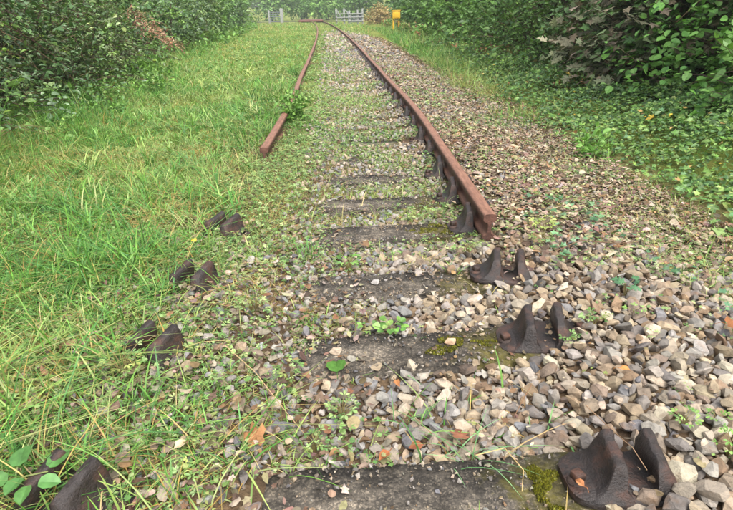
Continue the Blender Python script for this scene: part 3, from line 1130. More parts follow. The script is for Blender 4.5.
make_grass(acc, 30000, -0.64, 0.62, 2.5, 7.0, 0.062, 0.0054, 2, mid_cover, 0.3)
make_grass(acc, 34000, -0.64, 0.62, 7.0, 16.0, 0.065, 0.0085, 2, mid_cover, 0.25)
make_grass(acc, 14000, -0.64, 0.62, 16.0, 42.0, 0.07, 0.018, 2, mid_cover, 0.3)
make_grass(acc, 10000, -0.75, 0.2, 1.2, 2.8, 0.06, 0.0045, 4, lambda a, b: sstep(0.42, 0.58, fbm(a, b, 0.35, 133)) * np.where(on_sleeper(a, b), 0.0, 0.7), 0.4)
make_grass(acc, 6000, -1.3, -0.15, 0.9, 2.2, 0.13, 0.0055, 5, lambda a, b: sstep(-0.1, -0.5, a) * sstep(0.35, 0.55, fbm(a, b, 0.3, 137)) * np.where(on_sleeper(a, b) | on_sleeper(a, b + 0.06), 0.0, 0.6), 0.6)
# coarser leaning clumps that break up the sward
for (n, y0, y1, hh0, w0) in ((240, 1.0, 3.2, 0.19, 0.010), (380, 3.2, 7.0, 0.22, 0.013), (320, 7, 15, 0.24, 0.018)):
    cx_, cy_ = sample(n, -4.5, -0.72, y0, y1, lambda a, b: (a > hedge_left(b) + 0.2) * 0.9, True)
    k = 11
    bx_ = np.repeat(cx_, k) + rng.normal(0, 0.03, len(cx_) * k)
    by_ = np.repeat(cy_, k) + rng.normal(0, 0.03, len(cx_) * k)
    C = np.repeat(jitter_cols(np.concatenate([G_FRESH, G_LIGHT]), len(cx_), 0.14), k, 0) * (1 + rng.normal(0, 0.08, (len(bx_), 1)))
    az0 = np.repeat(rng.uniform(0, 2 * PI, len(cx_)), k)
    blades(acc, P(bx_, by_, -0.01), hh0 * rng.uniform(0.4, 1.2, len(bx_)), w0 * rng.uniform(0.6, 1.3, len(bx_)), az0 + rng.normal(0, 1.1, len(bx_)), rng.uniform(0.4, 1.8, len(bx_)), C, 3, C * 1.2)
tag(acc.build('verge_grass', M_GRASS), 'green and straw-coloured grass covering the left verge and patches between the rails', 'grass', kind='stuff')

acc = Acc()
make_grass(acc, 9000, 1.55, 2.3, 2.0, 7.0, 0.07, 0.005, 3, lambda a, b: sstep(0.38, 0.62, fbm(a, b, 0.5, 81)) * 0.9, 0.3, False)
make_grass(acc, 9000, 1.8, 3.6, 6.5, 12.0, 0.16, 0.007, 3, lambda a, b: sstep(0.35, 0.6, fbm(a, b, 0.9, 85)) * 0.8, 0.3, False)
make_grass(acc, 14000, 1.95, 4.2, 9.0, 18.0, 0.2, 0.010, 3, lambda a, b: 0.25 + 0.7 * sstep(11, 15, b), 0.1, False)
make_grass(acc, 15000, 1.9, 4.6, 18.0, 46.0, 0.24, 0.024, 2, None, 0.1, False)
make_grass(acc, 9000, 0.6, 2.6, 30.0, 60.0, 0.12, 0.03, 2, lambda a, b: sstep(30, 42, b), 0.35, True)
make_grass(acc, 1100, 0.72, 1.9, 2.5, 8.0, 0.05, 0.004, 3, lambda a, b: sstep(0.45, 0.65, fbm(a, b, 0.6, 83)) * 0.9, 0.2, False)
tag(acc.build('bank_grass', M_GRASS), 'bright green grass along the foot of the right bank', 'grass', kind='stuff')

# ------------------------------------------------------------------ low weeds (clover and cranesbill) as ground cover
WEED = pal((118, 148, 84), (134, 160, 98), (100, 132, 70), (150, 168, 110), (84, 118, 62), (140, 150, 84))


def weed_cover(x, y):
    xt = x - track(y)
    p = fbm(x, y, 0.55, 91)
    c = sstep(0.47 - 0.08 * sstep(2.8, 4.0, y) - 0.10 * sstep(0.25, -0.15, xt), 0.60, p)
    z = np.where(xt < -0.8, np.where(y < 3, 0.9, 0.5), np.where(xt < -0.3, 1.0, np.where(xt < 0.7, 0.55 + 0.45 * sstep(2.6, 4, y), 0.6)))
    z = np.where((xt > 0.2) & (y < 2.3), 0.05, z)
    z = np.where((xt > 1.4) & (y > 2.2), 0.7, z)
    z = np.where(xt > 2.3, 0, z)
    return c * z


acc = Acc()
for (n, x0, x1, y0, y1, s0, dens) in ((13000, -2.2, 2.3, 0.95, 3.2, 0.0135, 1), (19000, -3.2, 2.3, 3.2, 6.5, 0.018, 1), (15000, -3.6, 2.3, 6.5, 14, 0.034, 1), (6000, -4, 1.9, 14, 30, 0.06, 1)):
    wx, wy = sample(n, x0, x1, y0, y1, weed_cover, True)
    k = ~on_sleeper(wx, wy)
    wx, wy = wx[k], wy[k]
    m = len(wx)
    q = 3
    wx = np.repeat(wx, q) + rng.normal(0, s0 * 1.0, m * q); wy = np.repeat(wy, q) + rng.normal(0, s0 * 1.0, m * q)
    cb = np.repeat(jitter_cols(WEED, m, 0.14), q, 0)
    m *= q
    az = rng.uniform(0, 2 * PI, m)
    d = np.stack([np.cos(az), np.sin(az), rng.normal(0.1, 0.25, m)], -1)
    nn = np.stack([rng.normal(0, 0.3, m), rng.normal(-0.1, 0.3, m), np.ones(m)], -1)
    sz = s0 * rng.uniform(0.6, 1.5, m)
    hh = P(wx, wy, 0.012 + (0.045 * rng.random(m) ** 1.5))
    cb = np.clip(cb * (1 + rng.normal(0, 0.16, (m, 1))), 0.01, 0.8)
    if y1 < 7:
        u = rng.random(m) < 0.3
        acc.inst(LEAF_LOBED if y1 < 4 else LEAF_OVAL, orient(d[u], nn[u], sz[u]), hh[u], cb[u])
        v = ~u & (rng.random(m) < (0.4 if y1 < 4 else 0.0))
        acc.inst(LEAF_TRI, orient(d[v], nn[v], sz[v] * 1.15), hh[v], cb[v])
        v = ~u & ~v
        acc.inst(LEAF_TRI_SMALL, orient(d[v], nn[v], sz[v] * 1.15), hh[v], cb[v])
    else:
        acc.inst(LEAF_DIA, orient(d, nn, sz), hh, cb)
tag(acc.build('low_weeds', M_LEAF), 'pale green low clover and cranesbill leaves spreading over grass and gravel', 'weeds', kind='stuff')

# ------------------------------------------------------------------ ivy carpet on the right bank
IVY = pal((80, 118, 58), (98, 138, 66), (112, 148, 76), (64, 98, 54), (126, 158, 88), (94, 130, 86), (90, 126, 66))
acc = Acc()
for (n, x0, x1, y0, y1, s0, tpl) in ((8500, 1.95, 4.6, 1.6, 6.5, 0.036, LEAF_IVY), (18000, 1.95, 4.6, 1.6, 6.5, 0.034, LEAF_OVAL), (17000, 2.05, 4.6, 6.5, 12.5, 0.044, LEAF_OVAL), (5000, 2.3, 4.8, 12.5, 24, 0.08, LEAF_DIA)):
    ix, iy = sample(n, x0, x1, y0, y1, lambda a, b: sstep(2.05, 2.6, a + 0.6 * (fbm(a, b, 0.7, 95) - 0.5) - 0.02 * np.maximum(b - 3, 0)))
    m = len(ix)
    az = rng.uniform(0, 2 * PI, m)
    d = np.stack([np.cos(az) - 0.3, np.sin(az) - 0.2, rng.normal(-0.15, 0.3, m)], -1)
    nn = np.stack([rng.normal(-0.25, 0.35, m), rng.normal(-0.2, 0.35, m), np.ones(m)], -1)
    lump = fbm(ix, iy, 0.6, 97)
    top = 0.04 + 0.34 * sstep(2.0, 2.9, ix) * np.maximum(lump * 1.6 - 0.3, 0.12)
    hz = top * (1 - rng.random(m) ** 2.2)
    tone = sstep(0.3, 0.7, fbm(ix, iy, 0.9, 99))[:, None]
    C = jitter_cols(IVY, m, 0.2) * (0.78 + 0.2 * tone) * (1 + tone * np.array([0.16, 0.04, -0.06]))
    odd = rng.random(m) < 0.008
    C = np.where(odd[:, None], jitter_cols(pal((196, 170, 60), (150, 108, 72), (170, 140, 84)), m, 0.1), C)
    acc.inst(tpl, orient(d, nn, s0 * rng.lognormal(0, 0.35, m)), P(ix, iy, hz + 0.015), C)
tag(acc.build('ivy_carpet', M_LEAF), 'dense low ivy and bramble leaves carpeting the right bank', 'ivy', kind='stuff')
acc = Acc()
ix, iy = sample(260, 0.95, 1.9, 1.9, 3.3, lambda a, b: sstep(0.5, 0.62, fbm(a, b, 0.4, 103)))
m = len(ix)
az = rng.uniform(0, 2 * PI, m)
d = np.stack([np.cos(az), np.sin(az), rng.normal(0, 0.2, m)], -1)
nn = np.stack([rng.normal(0, 0.35, m), rng.normal(0, 0.35, m), np.ones(m)], -1)
acc.inst(LEAF_IVY, orient(d, nn, 0.036 * rng.uniform(0.6, 1.3, m)), P(ix, iy, 0.05 + 0.02 * rng.random(m)), jitter_cols(pal((62, 96, 62), (84, 120, 84), (104, 140, 96)), m, 0.15))
tag(acc.build('creeping_ivy', M_GLOSSY), 'dark ivy runners creeping over the leaf-strewn gravel', 'ivy', kind='stuff')

# ------------------------------------------------------------------ shrubs and trees
def sprays(acc, tw, O, D, L, nleaf, size, droop, tpl, C, colspread=0.15, outw=None, flatn=0.6, twc=None, r=None):
    r = r or rng
    m = len(O)
    D = norm(D)
    side0 = norm(np.cross(D, UP[None] + r.normal(0, 0.15, (m, 3))))
    L = np.broadcast_to(L, (m,)).astype(float)
    for j in range(nleaf):
        t = (j + 0.6) / nleaf
        pos = O + D * (L * t)[:, None] - UP * (droop * L * t * t)[:, None]
        sg = 1 if j % 2 else -1
        if j == nleaf - 1:
            ld = D + r.normal(0, 0.2, (m, 3))
        else:
            ld = 0.55 * D + sg * side0 * 0.9 + r.normal(0, 0.3, (m, 3))
        ld = ld - UP * 0.25
        nrm = UP * flatn + (outw if outw is not None else D) * (1 - flatn) + r.normal(0, 0.3, (m, 3))
        s = size * np.clip(r.lognormal(-0.08, 0.35, m), 0.4, 1.9)
        c = np.clip(C * (1 + r.normal(0, colspread, (m, 1))), 0.004, 0.9)
        acc.inst(tpl, orient(ld, nrm, s), pos + r.normal(0, size * 0.25, (m, 3)), c)
    if tw is not None:
        p0, p1 = O, O + D * (L * 0.5)[:, None] - UP * (droop * L * 0.25)[:, None]
        p2 = O + D * L[:, None] - UP * (droop * L)[:, None]
        w = size * 0.05
        V, k = [], 0
        for p, ww in ((p0, w * 1.3), (p1, w), (p2, w * 0.4)):
            V += [p - side0 * ww, p + side0 * ww, p + UP * ww * 1.6]
        V = np.stack(V, 1)
        f = []
        for a in (0, 3):
            for q in range(3):
                q2 = (q + 1) % 3
                f += [(a + q, a + q2, a + 3 + q2), (a + q, a + 3 + q2, a + 3 + q)]
        Fb = (np.array(f)[None] + (np.arange(m) * 9)[:, None, None]).reshape(-1, 3)
        tw.raw(V.reshape(-1, 3), Fb, np.clip(jitter_cols(twc if twc is not None else TWIG, m, 0.2, None, r).repeat(9, 0), 0, 1))


TWIG = pal((64, 54, 44), (84, 70, 56), (54, 46, 40), (96, 82, 60))
BARKC = pal((86, 74, 62), (70, 60, 52))


def lobes_for(w, d, h, n, r, low=0.25):
    """lumps that make up a crown standing on the ground"""
    c = np.stack([r.uniform(-0.34, 0.34, n) * w, r.uniform(-0.34, 0.34, n) * d, r.uniform(low, 0.75, n) * h], -1)
    q = (14.0 / n) ** 0.5
    s = np.stack([r.uniform(0.2, 0.34, n) * w, r.uniform(0.2, 0.34, n) * d, r.uniform(0.18, 0.3, n) * h], -1) * q
    c[:, :2] *= 1 + 0.35 * (1 - q)
    return c, s


def shrub(name, label, cat, x, y, w, d, h, n_spray, nleaf, L, size, palette, mat, tpl, seed, part='foliage', stems=5, group=None,
          weights=None, droop=0.35, low=0.2, n_lobes=12, twigs=True, flatn=0.6, reveal=None, trunk=False, tall_stem=0.9):
    r = np.random.default_rng(seed)
    twigs = twigs and y < 16
    z0 = float(H(x, y))
    t = thing(name, label, cat, (x, y, z0), 0, group)
    c, s = lobes_for(w, d, h, n_lobes, r, low)
    k = r.integers(0, n_lobes, n_spray)
    u = norm(r.normal(size=(n_spray, 3)))
    u[:, 2] = np.where(u[:, 2] < -0.35, -u[:, 2], u[:, 2])
    rad = np.sqrt(r.uniform(0.45, 1.0, n_spray))[:, None]
    O = c[k] + u * s[k] * rad
    sk_ = r.random(n_spray) < 0.28
    O[sk_, 2] *= r.uniform(0.03, 0.55, sk_.sum())
    gz = H(O[:, 0] + x, O[:, 1] + y) - z0
    O[:, 2] = np.maximum(O[:, 2], gz + 0.03 + 0.1 * r.random(n_spray))
    D = norm(u + np.array([0, 0, 0.15]) + r.normal(0, 0.35, (n_spray, 3)))
    clump = palette[r.choice(len(palette), n_lobes, p=None if weights is None else np.array(weights) / np.sum(weights))]
    own = palette[r.choice(len(palette), n_spray, p=None if weights is None else np.array(weights) / np.sum(weights))]
    C = (0.6 * clump[k] + 0.4 * own) * r.uniform(0.8, 1.2, n_lobes)[k][:, None]
    ac, tw = Acc(), Acc()
    sprays(ac, tw if twigs else None, O, D, L * r.uniform(0.6, 1.3, n_spray), nleaf, size, droop, tpl, C, 0.16, u, flatn, None, r)
    ac.build(part, mat, t)
    if twigs:
        tag(tw.build('twigs', M_BARK, t), kind='stuff')
    for i in range(stems):
        ci = c[i % n_lobes]
        bx0 = np.array([r.normal(0, 0.06 * w), r.normal(0, 0.06 * d), 0])
        if trunk:
            bx0 *= 0.3
        bx0[2] = float(H(x + bx0[0], y + bx0[1])) - z0 - 0.05
        top = ci * tall_stem + np.array([0, 0, 0.1 * h])
        midp = bx0 * 0.5 + top * 0.5 + np.array([r.normal(0, 0.06 * w), r.normal(0, 0.06 * d), 0.08 * h])
        tt = np.linspace(0, 1, 7)[:, None]
        path = (1 - tt) ** 2 * bx0 + 2 * tt * (1 - tt) * midp + tt ** 2 * top
        R0 = (0.028 if trunk else 0.010) * h * r.uniform(0.7, 1.1)
        V, Fc = tube_arrays(path, R0 * (1 - 0.75 * tt[:, 0]), 7)
        a = Acc()
        a.raw(V, Fc, jitter_cols(BARKC, 1, 0.15, None, r)[0])
        a.build('trunk' if trunk and i == 0 else ('limb' if trunk else 'stem'), M_BARK, t, smooth=True)
    return t


BRAMBLE = pal((78, 108, 58), (62, 90, 50), (100, 132, 66), (120, 150, 78), (124, 142, 108), (156, 178, 82))
DARKGREEN = pal((76, 110, 54), (96, 132, 62), (62, 96, 48), (116, 148, 74), (98, 128, 82))
HAZEL = pal((88, 134, 60), (104, 150, 70), (76, 118, 54), (120, 160, 84))
BRONZE = pal((116, 110, 92), (104, 112, 86), (88, 116, 74), (104, 124, 88), (124, 114, 98), (82, 112, 66), (86, 122, 66))
BRIGHT = pal((98, 138, 62), (116, 156, 72), (84, 122, 56), (132, 166, 88))
DEAD = pal((160, 124, 100), (146, 108, 84), (176, 146, 120), (130, 100, 80))

LEFT = [(5.1, 2.6, 'dark bramble thicket at the left edge of the picture, nearest on that side', 0),
        (7.3, 2.7, 'dark leafy bramble thicket, second from the camera on the left', 0),
        (9.6, 2.8, 'bramble thicket above the pale grass on the left, third from the camera', 0),
        (12.4, 3.2, 'bramble and bracken thicket with rust-brown dead fronds on the left', 1),
        (16.5, 4.2, 'green hawthorn-like shrub just beyond the dead bracken on the left', 2),
        (21.5, 4.8, 'grey-green shrub beyond the leafy shrub on the left, fifth from the dead bracken end', 0),
        (28.0, 6.0, 'broad shrub on the left hedge line with brownish patches', 0),
        (36.0, 7.0, 'green hedge shrub on the far left side, next to the broad brownish shrub', 2),
        (47.0, 9.0, 'far hedge shrub on the left, two before the grey gate', 0),
        (60.0, 11.0, 'farthest hedge shrub on the left, just before the grey gate', 2)]
LEFT[5] = (21.5, 4.8, 'grey-green shrub on the left between the hawthorn-like shrub and the broad brownish one', 0)
THICKETS = {}
for i, (yy, dd, lab, kind) in enumerate(LEFT):
    xx = float(hedge_left(yy)) - 0.85
    size = 0.07 if yy < 11 else 0.08 if yy < 18 else 0.13 if yy < 30 else 0.22
    ns = 1350 if yy < 11 else 1000 if yy < 18 else 700
    sh = THICKETS[i] = shrub('bramble_thicket' if kind < 2 else 'hedge_shrub', lab, 'shrub', xx, yy, 3.0, dd * 1.15, 2.5 + 0.02 * yy, ns, 7, 0.32 + size * 1.5, size,
               (BRAMBLE * ((1.0, 1.05, 0.9), (0.92, 0.96, 1.02), (1.12, 1.06, 0.9), (0.96, 1.0, 0.95))[i % 4]) if kind < 2 else BRIGHT * 0.8, M_GLOSSY if kind < 2 else M_LEAF, LEAF_OVAL if yy < 11 else LEAF_DIA, 300 + i,
               weights=(3, 3, 2, 1.4, 1.4, 1.0 if i == 0 else 0.5) if kind < 2 else None, group='hedge on the left', n_lobes=36, low=0.02, flatn=0.72, droop=0.5, stems=6)
    if kind == 1:                                        # dead bracken fronds hanging in front
        for q in range(4):
            r = np.random.default_rng(900 + q)
            ac, tw = Acc(), Acc()
            o0 = np.array([1.0 + 0.12 * r.normal(), 0.5 + 0.45 * q, 1.25 - 0.12 * q])
            nn_ = 26
            O = o0 + np.linspace(0, 1, nn_)[:, None] * np.array([0.5, -0.25 + 0.15 * r.normal(), -0.5]) + r.normal(0, 0.04, (nn_, 3))
            sprays(ac, tw, O, np.stack([r.normal(0.2, 0.6, nn_), r.normal(0, 0.7, nn_), r.normal(-0.3, 0.3, nn_)], -1), 0.2, 7, 0.05, 0.4, LEAF_DIA,
                   jitter_cols(DEAD, nn_, 0.15, None, r), 0.15, None, 0.4, DEAD, r)
            tag(ac.build('dead_frond', M_DRY, sh), 'rust-brown dead bracken frond', kind='stuff')
            tw.build('frond_stalk', M_BARK, sh)

# arching bramble canes in front of the near thickets
for i in range(18):
    r = np.random.default_rng(700 + i)
    yy = r.uniform(4.6, 11)
    x0 = float(hedge_left(yy)) - 0.5
    p0 = np.array([x0, yy, float(H(x0, yy)) + 0.5 + r.random() * 0.7])
    p2 = np.array([x0 + r.uniform(0.45, 0.8), yy + r.normal(0, 0.6), 0.0])
    p2[2] = float(H(p2[0], p2[1])) + r.uniform(0.05, 0.5)
    p1 = (p0 + p2) / 2 + np.array([0, 0, r.uniform(0.35, 0.6)])
    tt = np.linspace(0, 1, 12)[:, None]
    path = (1 - tt) ** 2 * p0 + 2 * tt * (1 - tt) * p1 + tt ** 2 * p2
    host = THICKETS[0 if yy < 6.2 else 1 if yy < 8.4 else 2]
    off = p0 - np.array(host.location)
    V, Fc = tube_arrays(path - p0, 0.0075 * (1 - 0.6 * tt[:, 0]), 5)
    a = Acc(); a.raw(V, Fc, jitter_cols(pal((128, 104, 84), (110, 78, 70), (120, 120, 84)), 1, 0.1, None, r)[0])
    t = a.build('cane', M_BARK, host, smooth=True, loc=tuple(off))
    a = Acc()
    sprays(a, None, path[2:] - p0, np.gradient(path, axis=0)[2:] + r.normal(0, 0.3, (10, 3)), 0.14, 3, 0.055, 0.2, LEAF_OVAL, jitter_cols(BRAMBLE, 10, 0.15, (1, 1, 2, 2, 2, 1), r), 0.15, None, 0.7, None, r)
    tag(a.build('cane_leaves', M_GLOSSY, t), kind='stuff')

# right-hand side
RIGHT = [('hazel_bush', 'bright green round-leaved hazel bush at the right edge', 4.75, 6.1, 2.6, 3.0, 3.2, 1600, 0.074, HAZEL * 1.12, M_LEAF, LEAF_ROUND, 1),
         ('maple_sapling', 'maple with bronze-grey lobed leaves between the hazel and the dark trees', 4.55, 8.3, 2.3, 2.2, 3.2, 1000, 0.095, BRONZE * 1.25, M_DRY, LEAF_MAPLE, 2),
         ('understorey_tree', 'dark green tree left of the bronze maple on the right bank', 4.6, 11.0, 3.0, 3.4, 3.8, 1500, 0.085, DARKGREEN * 1.15, M_LEAF, LEAF_OVAL, 3),
         ('understorey_tree', 'dark leafy tree on the right bank, second beyond the bronze maple', 4.7, 14.6, 3.2, 3.6, 4.0, 1300, 0.10, DARKGREEN * 1.3, M_LEAF, LEAF_DIA, 4),
         ('understorey_tree', 'mid-green tree on the right bank, third beyond the bronze maple', 4.8, 19.0, 3.4, 4.2, 4.2, 1000, 0.13, DARKGREEN * 1.2, M_LEAF, LEAF_DIA, 5),
         ('understorey_tree', 'lighter green tree on the right bank, fourth beyond the bronze maple', 4.9, 24.6, 3.6, 5.0, 4.6, 900, 0.16, BRIGHT * 0.9, M_LEAF, LEAF_DIA, 6),
         ('understorey_tree', 'dark tree standing behind the yellow box', 5.4, 33.0, 4.0, 6.0, 5.0, 800, 0.2, DARKGREEN * 1.1, M_LEAF, LEAF_DIA, 7),
         ('understorey_tree', 'dark tree on the right just beyond the yellow box', 6.0, 43.0, 4.6, 7.0, 5.5, 800, 0.25, DARKGREEN, M_LEAF, LEAF_DIA, 8),
         ('understorey_tree', 'far dark tree on the right between the yellow box and the grey fence', 6.6, 56.0, 5.0, 9.0, 6.0, 800, 0.32, DARKGREEN * 1.2, M_LEAF, LEAF_DIA, 9)]
for (nm, lab, xx, yy, w, d, h, ns, size, pl, mt, tpl, sd) in RIGHT:
    t = shrub(nm, lab, 'tree' if 'tree' in nm or 'maple' in nm else 'bush', xx, yy, w, d * 1.1, h, ns, 7, 0.3 + size * 1.6, size, pl, mt, tpl, 400 + sd, part='crown',
              group='trees and bushes on the right bank', n_lobes=30, low=0.04, droop=0.3, stems=5, trunk=nm != 'hazel_bush', flatn=0.68)
    if sd <= 2:                                          # its largest leaves towards the track, each a leaf of its own
        r = np.random.default_rng(800 + sd)
        vm = []
        for q in range(8):
            a = Acc()
            a.inst(tpl, np.eye(3)[None], np.zeros((1, 3)), jitter_cols(pl, 1, 0.12, None, r))
            vm.append(a.mesh('leaf', mt))
        nl = 240 if sd == 1 else 200
        for q in range(nl):
            ang = r.uniform(PI * 0.85, PI * 1.6)
            rr = r.uniform(0.5, 0.6)
            pz = r.uniform(0.15, 1.75)
            px_, py_ = math.cos(ang) * w * rr, math.sin(ang) * d * rr
            gz_ = float(H(xx + px_, yy + py_) - H(xx, yy))
            out = np.array([[math.cos(ang), math.sin(ang), 0.0]])
            dirv = out * 0.5 + np.array([[r.normal(0, 0.6), r.normal(0, 0.6), -0.35]])
            nrm = out * 0.5 + np.array([[0, 0, 0.8]]) + r.normal(0, 0.25, (1, 3))
            Mo = orient(dirv, nrm, np.array([size * r.uniform(0.8, 1.25)]))[0]
            M4 = np.eye(4); M4[:3, :3] = Mo; M4[:3, 3] = (px_, py_, gz_ + pz)
            o = link('leaf', vm[q % 8], t)
            o.matrix_basis = Matrix(M4.tolist())

# trees closing the view beyond the crossing and behind both hedges
def far_proto(seed, palette, h, w):
    r = np.random.default_rng(seed)
    n_l = 16
    c, s = lobes_for(w, w, h, n_l, r, 0.12)
    ns = 620
    k = r.integers(0, n_l, ns)
    u = norm(r.normal(size=(ns, 3)))
    O = c[k] + u * s[k] * r.uniform(0.6, 1.0, (ns, 1))
    O[:, 2] = np.maximum(O[:, 2], 0.15)
    a = Acc()
    sprays(a, None, O, u + np.array([0, 0, 0.1]), 1.0, 6, 0.42, 0.3, LEAF_DIA, palette[r.integers(0, len(palette), n_l)][k] * 0.6 + jitter_cols(palette, ns, 0.12, None, r) * 0.4, 0.14, u, 0.5, None, r)
    crown = a.mesh('crown', M_LEAF)
    V, Fc = tube_arrays(np.array([(0, 0, -0.3), (0.1, 0.05, h * 0.3), (0, 0.1, h * 0.7)]), [0.03 * h, 0.022 * h, 0.008 * h], 8)
    a = Acc(); a.raw(V, Fc, BARKC[0])
    return crown, a.mesh('trunk', M_BARK, True)


FARP = [far_proto(1, DARKGREEN * 1.4, 8.0, 7.0), far_proto(2, BRIGHT * 1.1, 7.0, 7.0), far_proto(3, pal((110, 132, 104), (92, 116, 88), (128, 148, 112)), 7.5, 7.5)]
FAR = [(-30, 118, 1, 'pale green far tree at the left end of the row beyond the crossing'), (-22, 112, 2, 'grey-green far tree above the left grey gate'),
       (-15.5, 118, 0, 'dark far tree just right of the left grey gate'), (-10, 122, 1, 'light green far tree straight behind the rusty crossing'),
       (-4.5, 115, 1, 'light green far tree right of the rusty crossing'), (1.5, 104, 0, 'dark far tree behind the timber fence posts'),
       (7.5, 98, 0, 'dark far tree right of the timber fence posts'), (13, 88, 2, 'grey-green far tree behind the right-hand tree row'),
       (-1.5, 128, 2, 'grey-green far tree in the gap between dark and light far trees'), (16, 110, 1, 'light far tree at the right end of the far row'),
       (-38, 104, 0, 'dark far tree behind the left hedge near the crossing')]
for i, (fx, fy, pi_, lab) in enumerate(FAR):
    t = thing('distant_tree', lab, 'tree', (fx, fy, float(H(fx, fy))), i * 1.3, 'trees beyond the crossing')
    link('crown', FARP[pi_][0], t)
    link('trunk', FARP[pi_][1], t)
# woodland that closes the gaps behind the two hedges
acc = Acc()
for side in (-1, 1):
    n = 3400
    yy = 3 + 85 * rng.random(n) ** 1.6
    xx = np.where(side < 0, hedge_left(yy) - 3.2 - 2.0 * rng.random(n), 6.3 + 2.5 * rng.random(n))
    sz = 0.10 + 0.006 * yy
    O = np.stack([xx, yy, H(xx, yy) + rng.uniform(0.05, 2.2, n)], -1)
    D = rng.normal(0, 1, (n, 3))
    for j in range(4):
        s = sz * rng.uniform(0.8, 1.4, n)
        acc.inst(LEAF_DIA, orient(rng.normal(0, 1, (n, 3)), rng.normal(0, 0.5, (n, 3)) + np.array([-side * 0.6, -0.2, 0.7]), s),
                 O + rng.normal(0, 1, (n, 3)) * sz[:, None] * 1.3, jitter_cols(DARKGREEN, n, 0.16))
tag(acc.build('woodland_undergrowth', M_LEAF), 'dark tangled undergrowth filling the banks behind both hedges', 'undergrowth', kind='stuff')

# weeds and scrub at the foot of the hedges
acc = Acc()
for (n, y0, y1, s0) in ((1000, 4, 10, 0.045), (900, 10, 22, 0.08), (700, 22, 60, 0.16)):
    yy = rng.uniform(y0, y1, n)
    xx = hedge_left(yy) + rng.uniform(-0.5, 0.75, n) * (1 + yy * 0.02)
    k = fbm(xx, yy, 1.0 + y0 * 0.08, 113) > 0.46
    xx, yy = xx[k], yy[k]
    m = len(xx)
    sprays(acc, None, P(xx, yy, 0.02), np.stack([rng.normal(0.15, 0.4, m), rng.normal(0, 0.4, m), np.ones(m)], -1), 0.16 + 3.2 * s0 * rng.random(m), 7, s0, 0.2, LEAF_OVAL if y1 <= 10 else LEAF_DIA,
           jitter_cols(BRIGHT, m, 0.15), 0.15, None, 0.8)
    yy = rng.uniform(max(y0, 8), y1, n)
    xx = 4.1 + rng.uniform(-1.0, 0.4, n)
    k = fbm(xx, yy, 1.2, 117) > 0.45
    xx, yy = xx[k], yy[k]
    m = len(xx)
    sprays(acc, None, P(xx, yy, 0.05), np.stack([rng.normal(-0.15, 0.4, m), rng.normal(0, 0.4, m), np.ones(m)], -1), 0.16 + 3.0 * s0 * rng.random(m), 7, s0, 0.2, LEAF_DIA,
           jitter_cols(np.concatenate([BRIGHT, pal((150, 140, 88), (160, 120, 84))]), m, 0.15), 0.15, None, 0.8)
tag(acc.build('hedge_foot_weeds', M_LEAF), 'leafy weeds growing along the foot of both hedges', 'weeds', kind='stuff')

# ------------------------------------------------------------------ single plants
def tuft(x, y, n, h, w, label, seed, pal_=G_FRESH, name='grass_tuft', spread=0.035, lean=(0.3, 1.1)):
    r = np.random.default_rng(seed)
    az = r.uniform(0, 2 * PI, n)
    b = np.stack([r.normal(0, spread, n), r.normal(0, spread, n), np.full(n, -0.01)], -1)
    a = Acc()
    C = jitter_cols(pal_, n, 0.12, None, r)
    blades(a, b, h * r.uniform(0.5, 1.15, n), w * r.uniform(0.7, 1.3, n), az, r.uniform(*lean, n), C, 5, C * 1.25)
    return tag(a.build(name, M_GRASS, loc=(x, y, float(H(x, y)) + 0.012)), label, 'grass tuft', 'single grass tufts')


tuft(-1.0, 2.37, 24, 0.26, 0.013, 'tall broad-bladed grass tuft standing left of the third left-hand rail chair', 1)
tuft(-1.52, 2.98, 20, 0.22, 0.012, 'broad-bladed grass tuft on the left verge behind the tallest tuft', 2)
tuft(-1.67, 4.54, 16, 0.26, 0.012, 'slim upright grass tuft on the left verge farther up than the others', 3, lean=(0.15, 0.6))
tuft(0.36, 1.21, 16, 0.15, 0.0045, 'thin blue-green grass tuft on the edge of the nearest sleeper', 4, pal((120, 160, 110), (100, 140, 90)), lean=(0.8, 1.8))
tuft(-0.62, 1.13, 26, 0.20, 0.006, 'straggly yellow-green grass tuft beside the bottom left rail chair', 5, np.concatenate([G_FRESH, G_STRAW]), lean=(0.5, 1.4))
tuft(-0.60, 1.72, 22, 0.17, 0.006, 'mixed green and straw grass tuft by the second left-hand rail chair', 6, np.concatenate([G_FRESH, G_STRAW]), lean=(0.5, 1.5))
tuft(-0.64, 1.42, 24, 0.2, 0.007, 'green grass tuft between the first two left-hand rail chairs', 7, lean=(0.4, 1.3))
tuft(-1.12, 1.5, 34, 0.19, 0.005, 'straw-yellow grass tuft at the left edge near the bottom', 8, G_STRAW, lean=(0.6, 1.8))
tuft(-0.18, 1.98, 20, 0.13, 0.006, 'small green grass tuft at the buried left end of the second sleeper', 9, lean=(0.4, 1.3))
tuft(-0.22, 2.62, 34, 0.15, 0.006, 'small green grass tuft in the gravel left of the fourth sleeper', 10, G_FRESH, lean=(0.4, 1.2))
tuft(0.5, 2.42, 12, 0.10, 0.006, 'tiny grass tuft just left of the third right-hand rail chair', 11)
tuft(0.2, 1.36, 16, 0.11, 0.005, 'low green grass tuft in the grey gravel behind the nearest sleeper', 12, lean=(0.8, 1.8))
tuft(-0.9, 1.86, 20, 0.2, 0.007, 'green grass tuft left of the second left-hand rail chair', 13, lean=(0.4, 1.2))
tuft(-0.80, 2.12, 30, 0.16, 0.007, 'leaning grass tuft just in front of the third left-hand rail chair', 15, G_FRESH, lean=(0.5, 1.5))
tuft(-0.83, 1.60, 34, 0.17, 0.006, 'straw-tinged grass tuft just in front of the second left-hand rail chair', 16, np.concatenate([G_FRESH, G_STRAW]), lean=(0.5, 1.5))
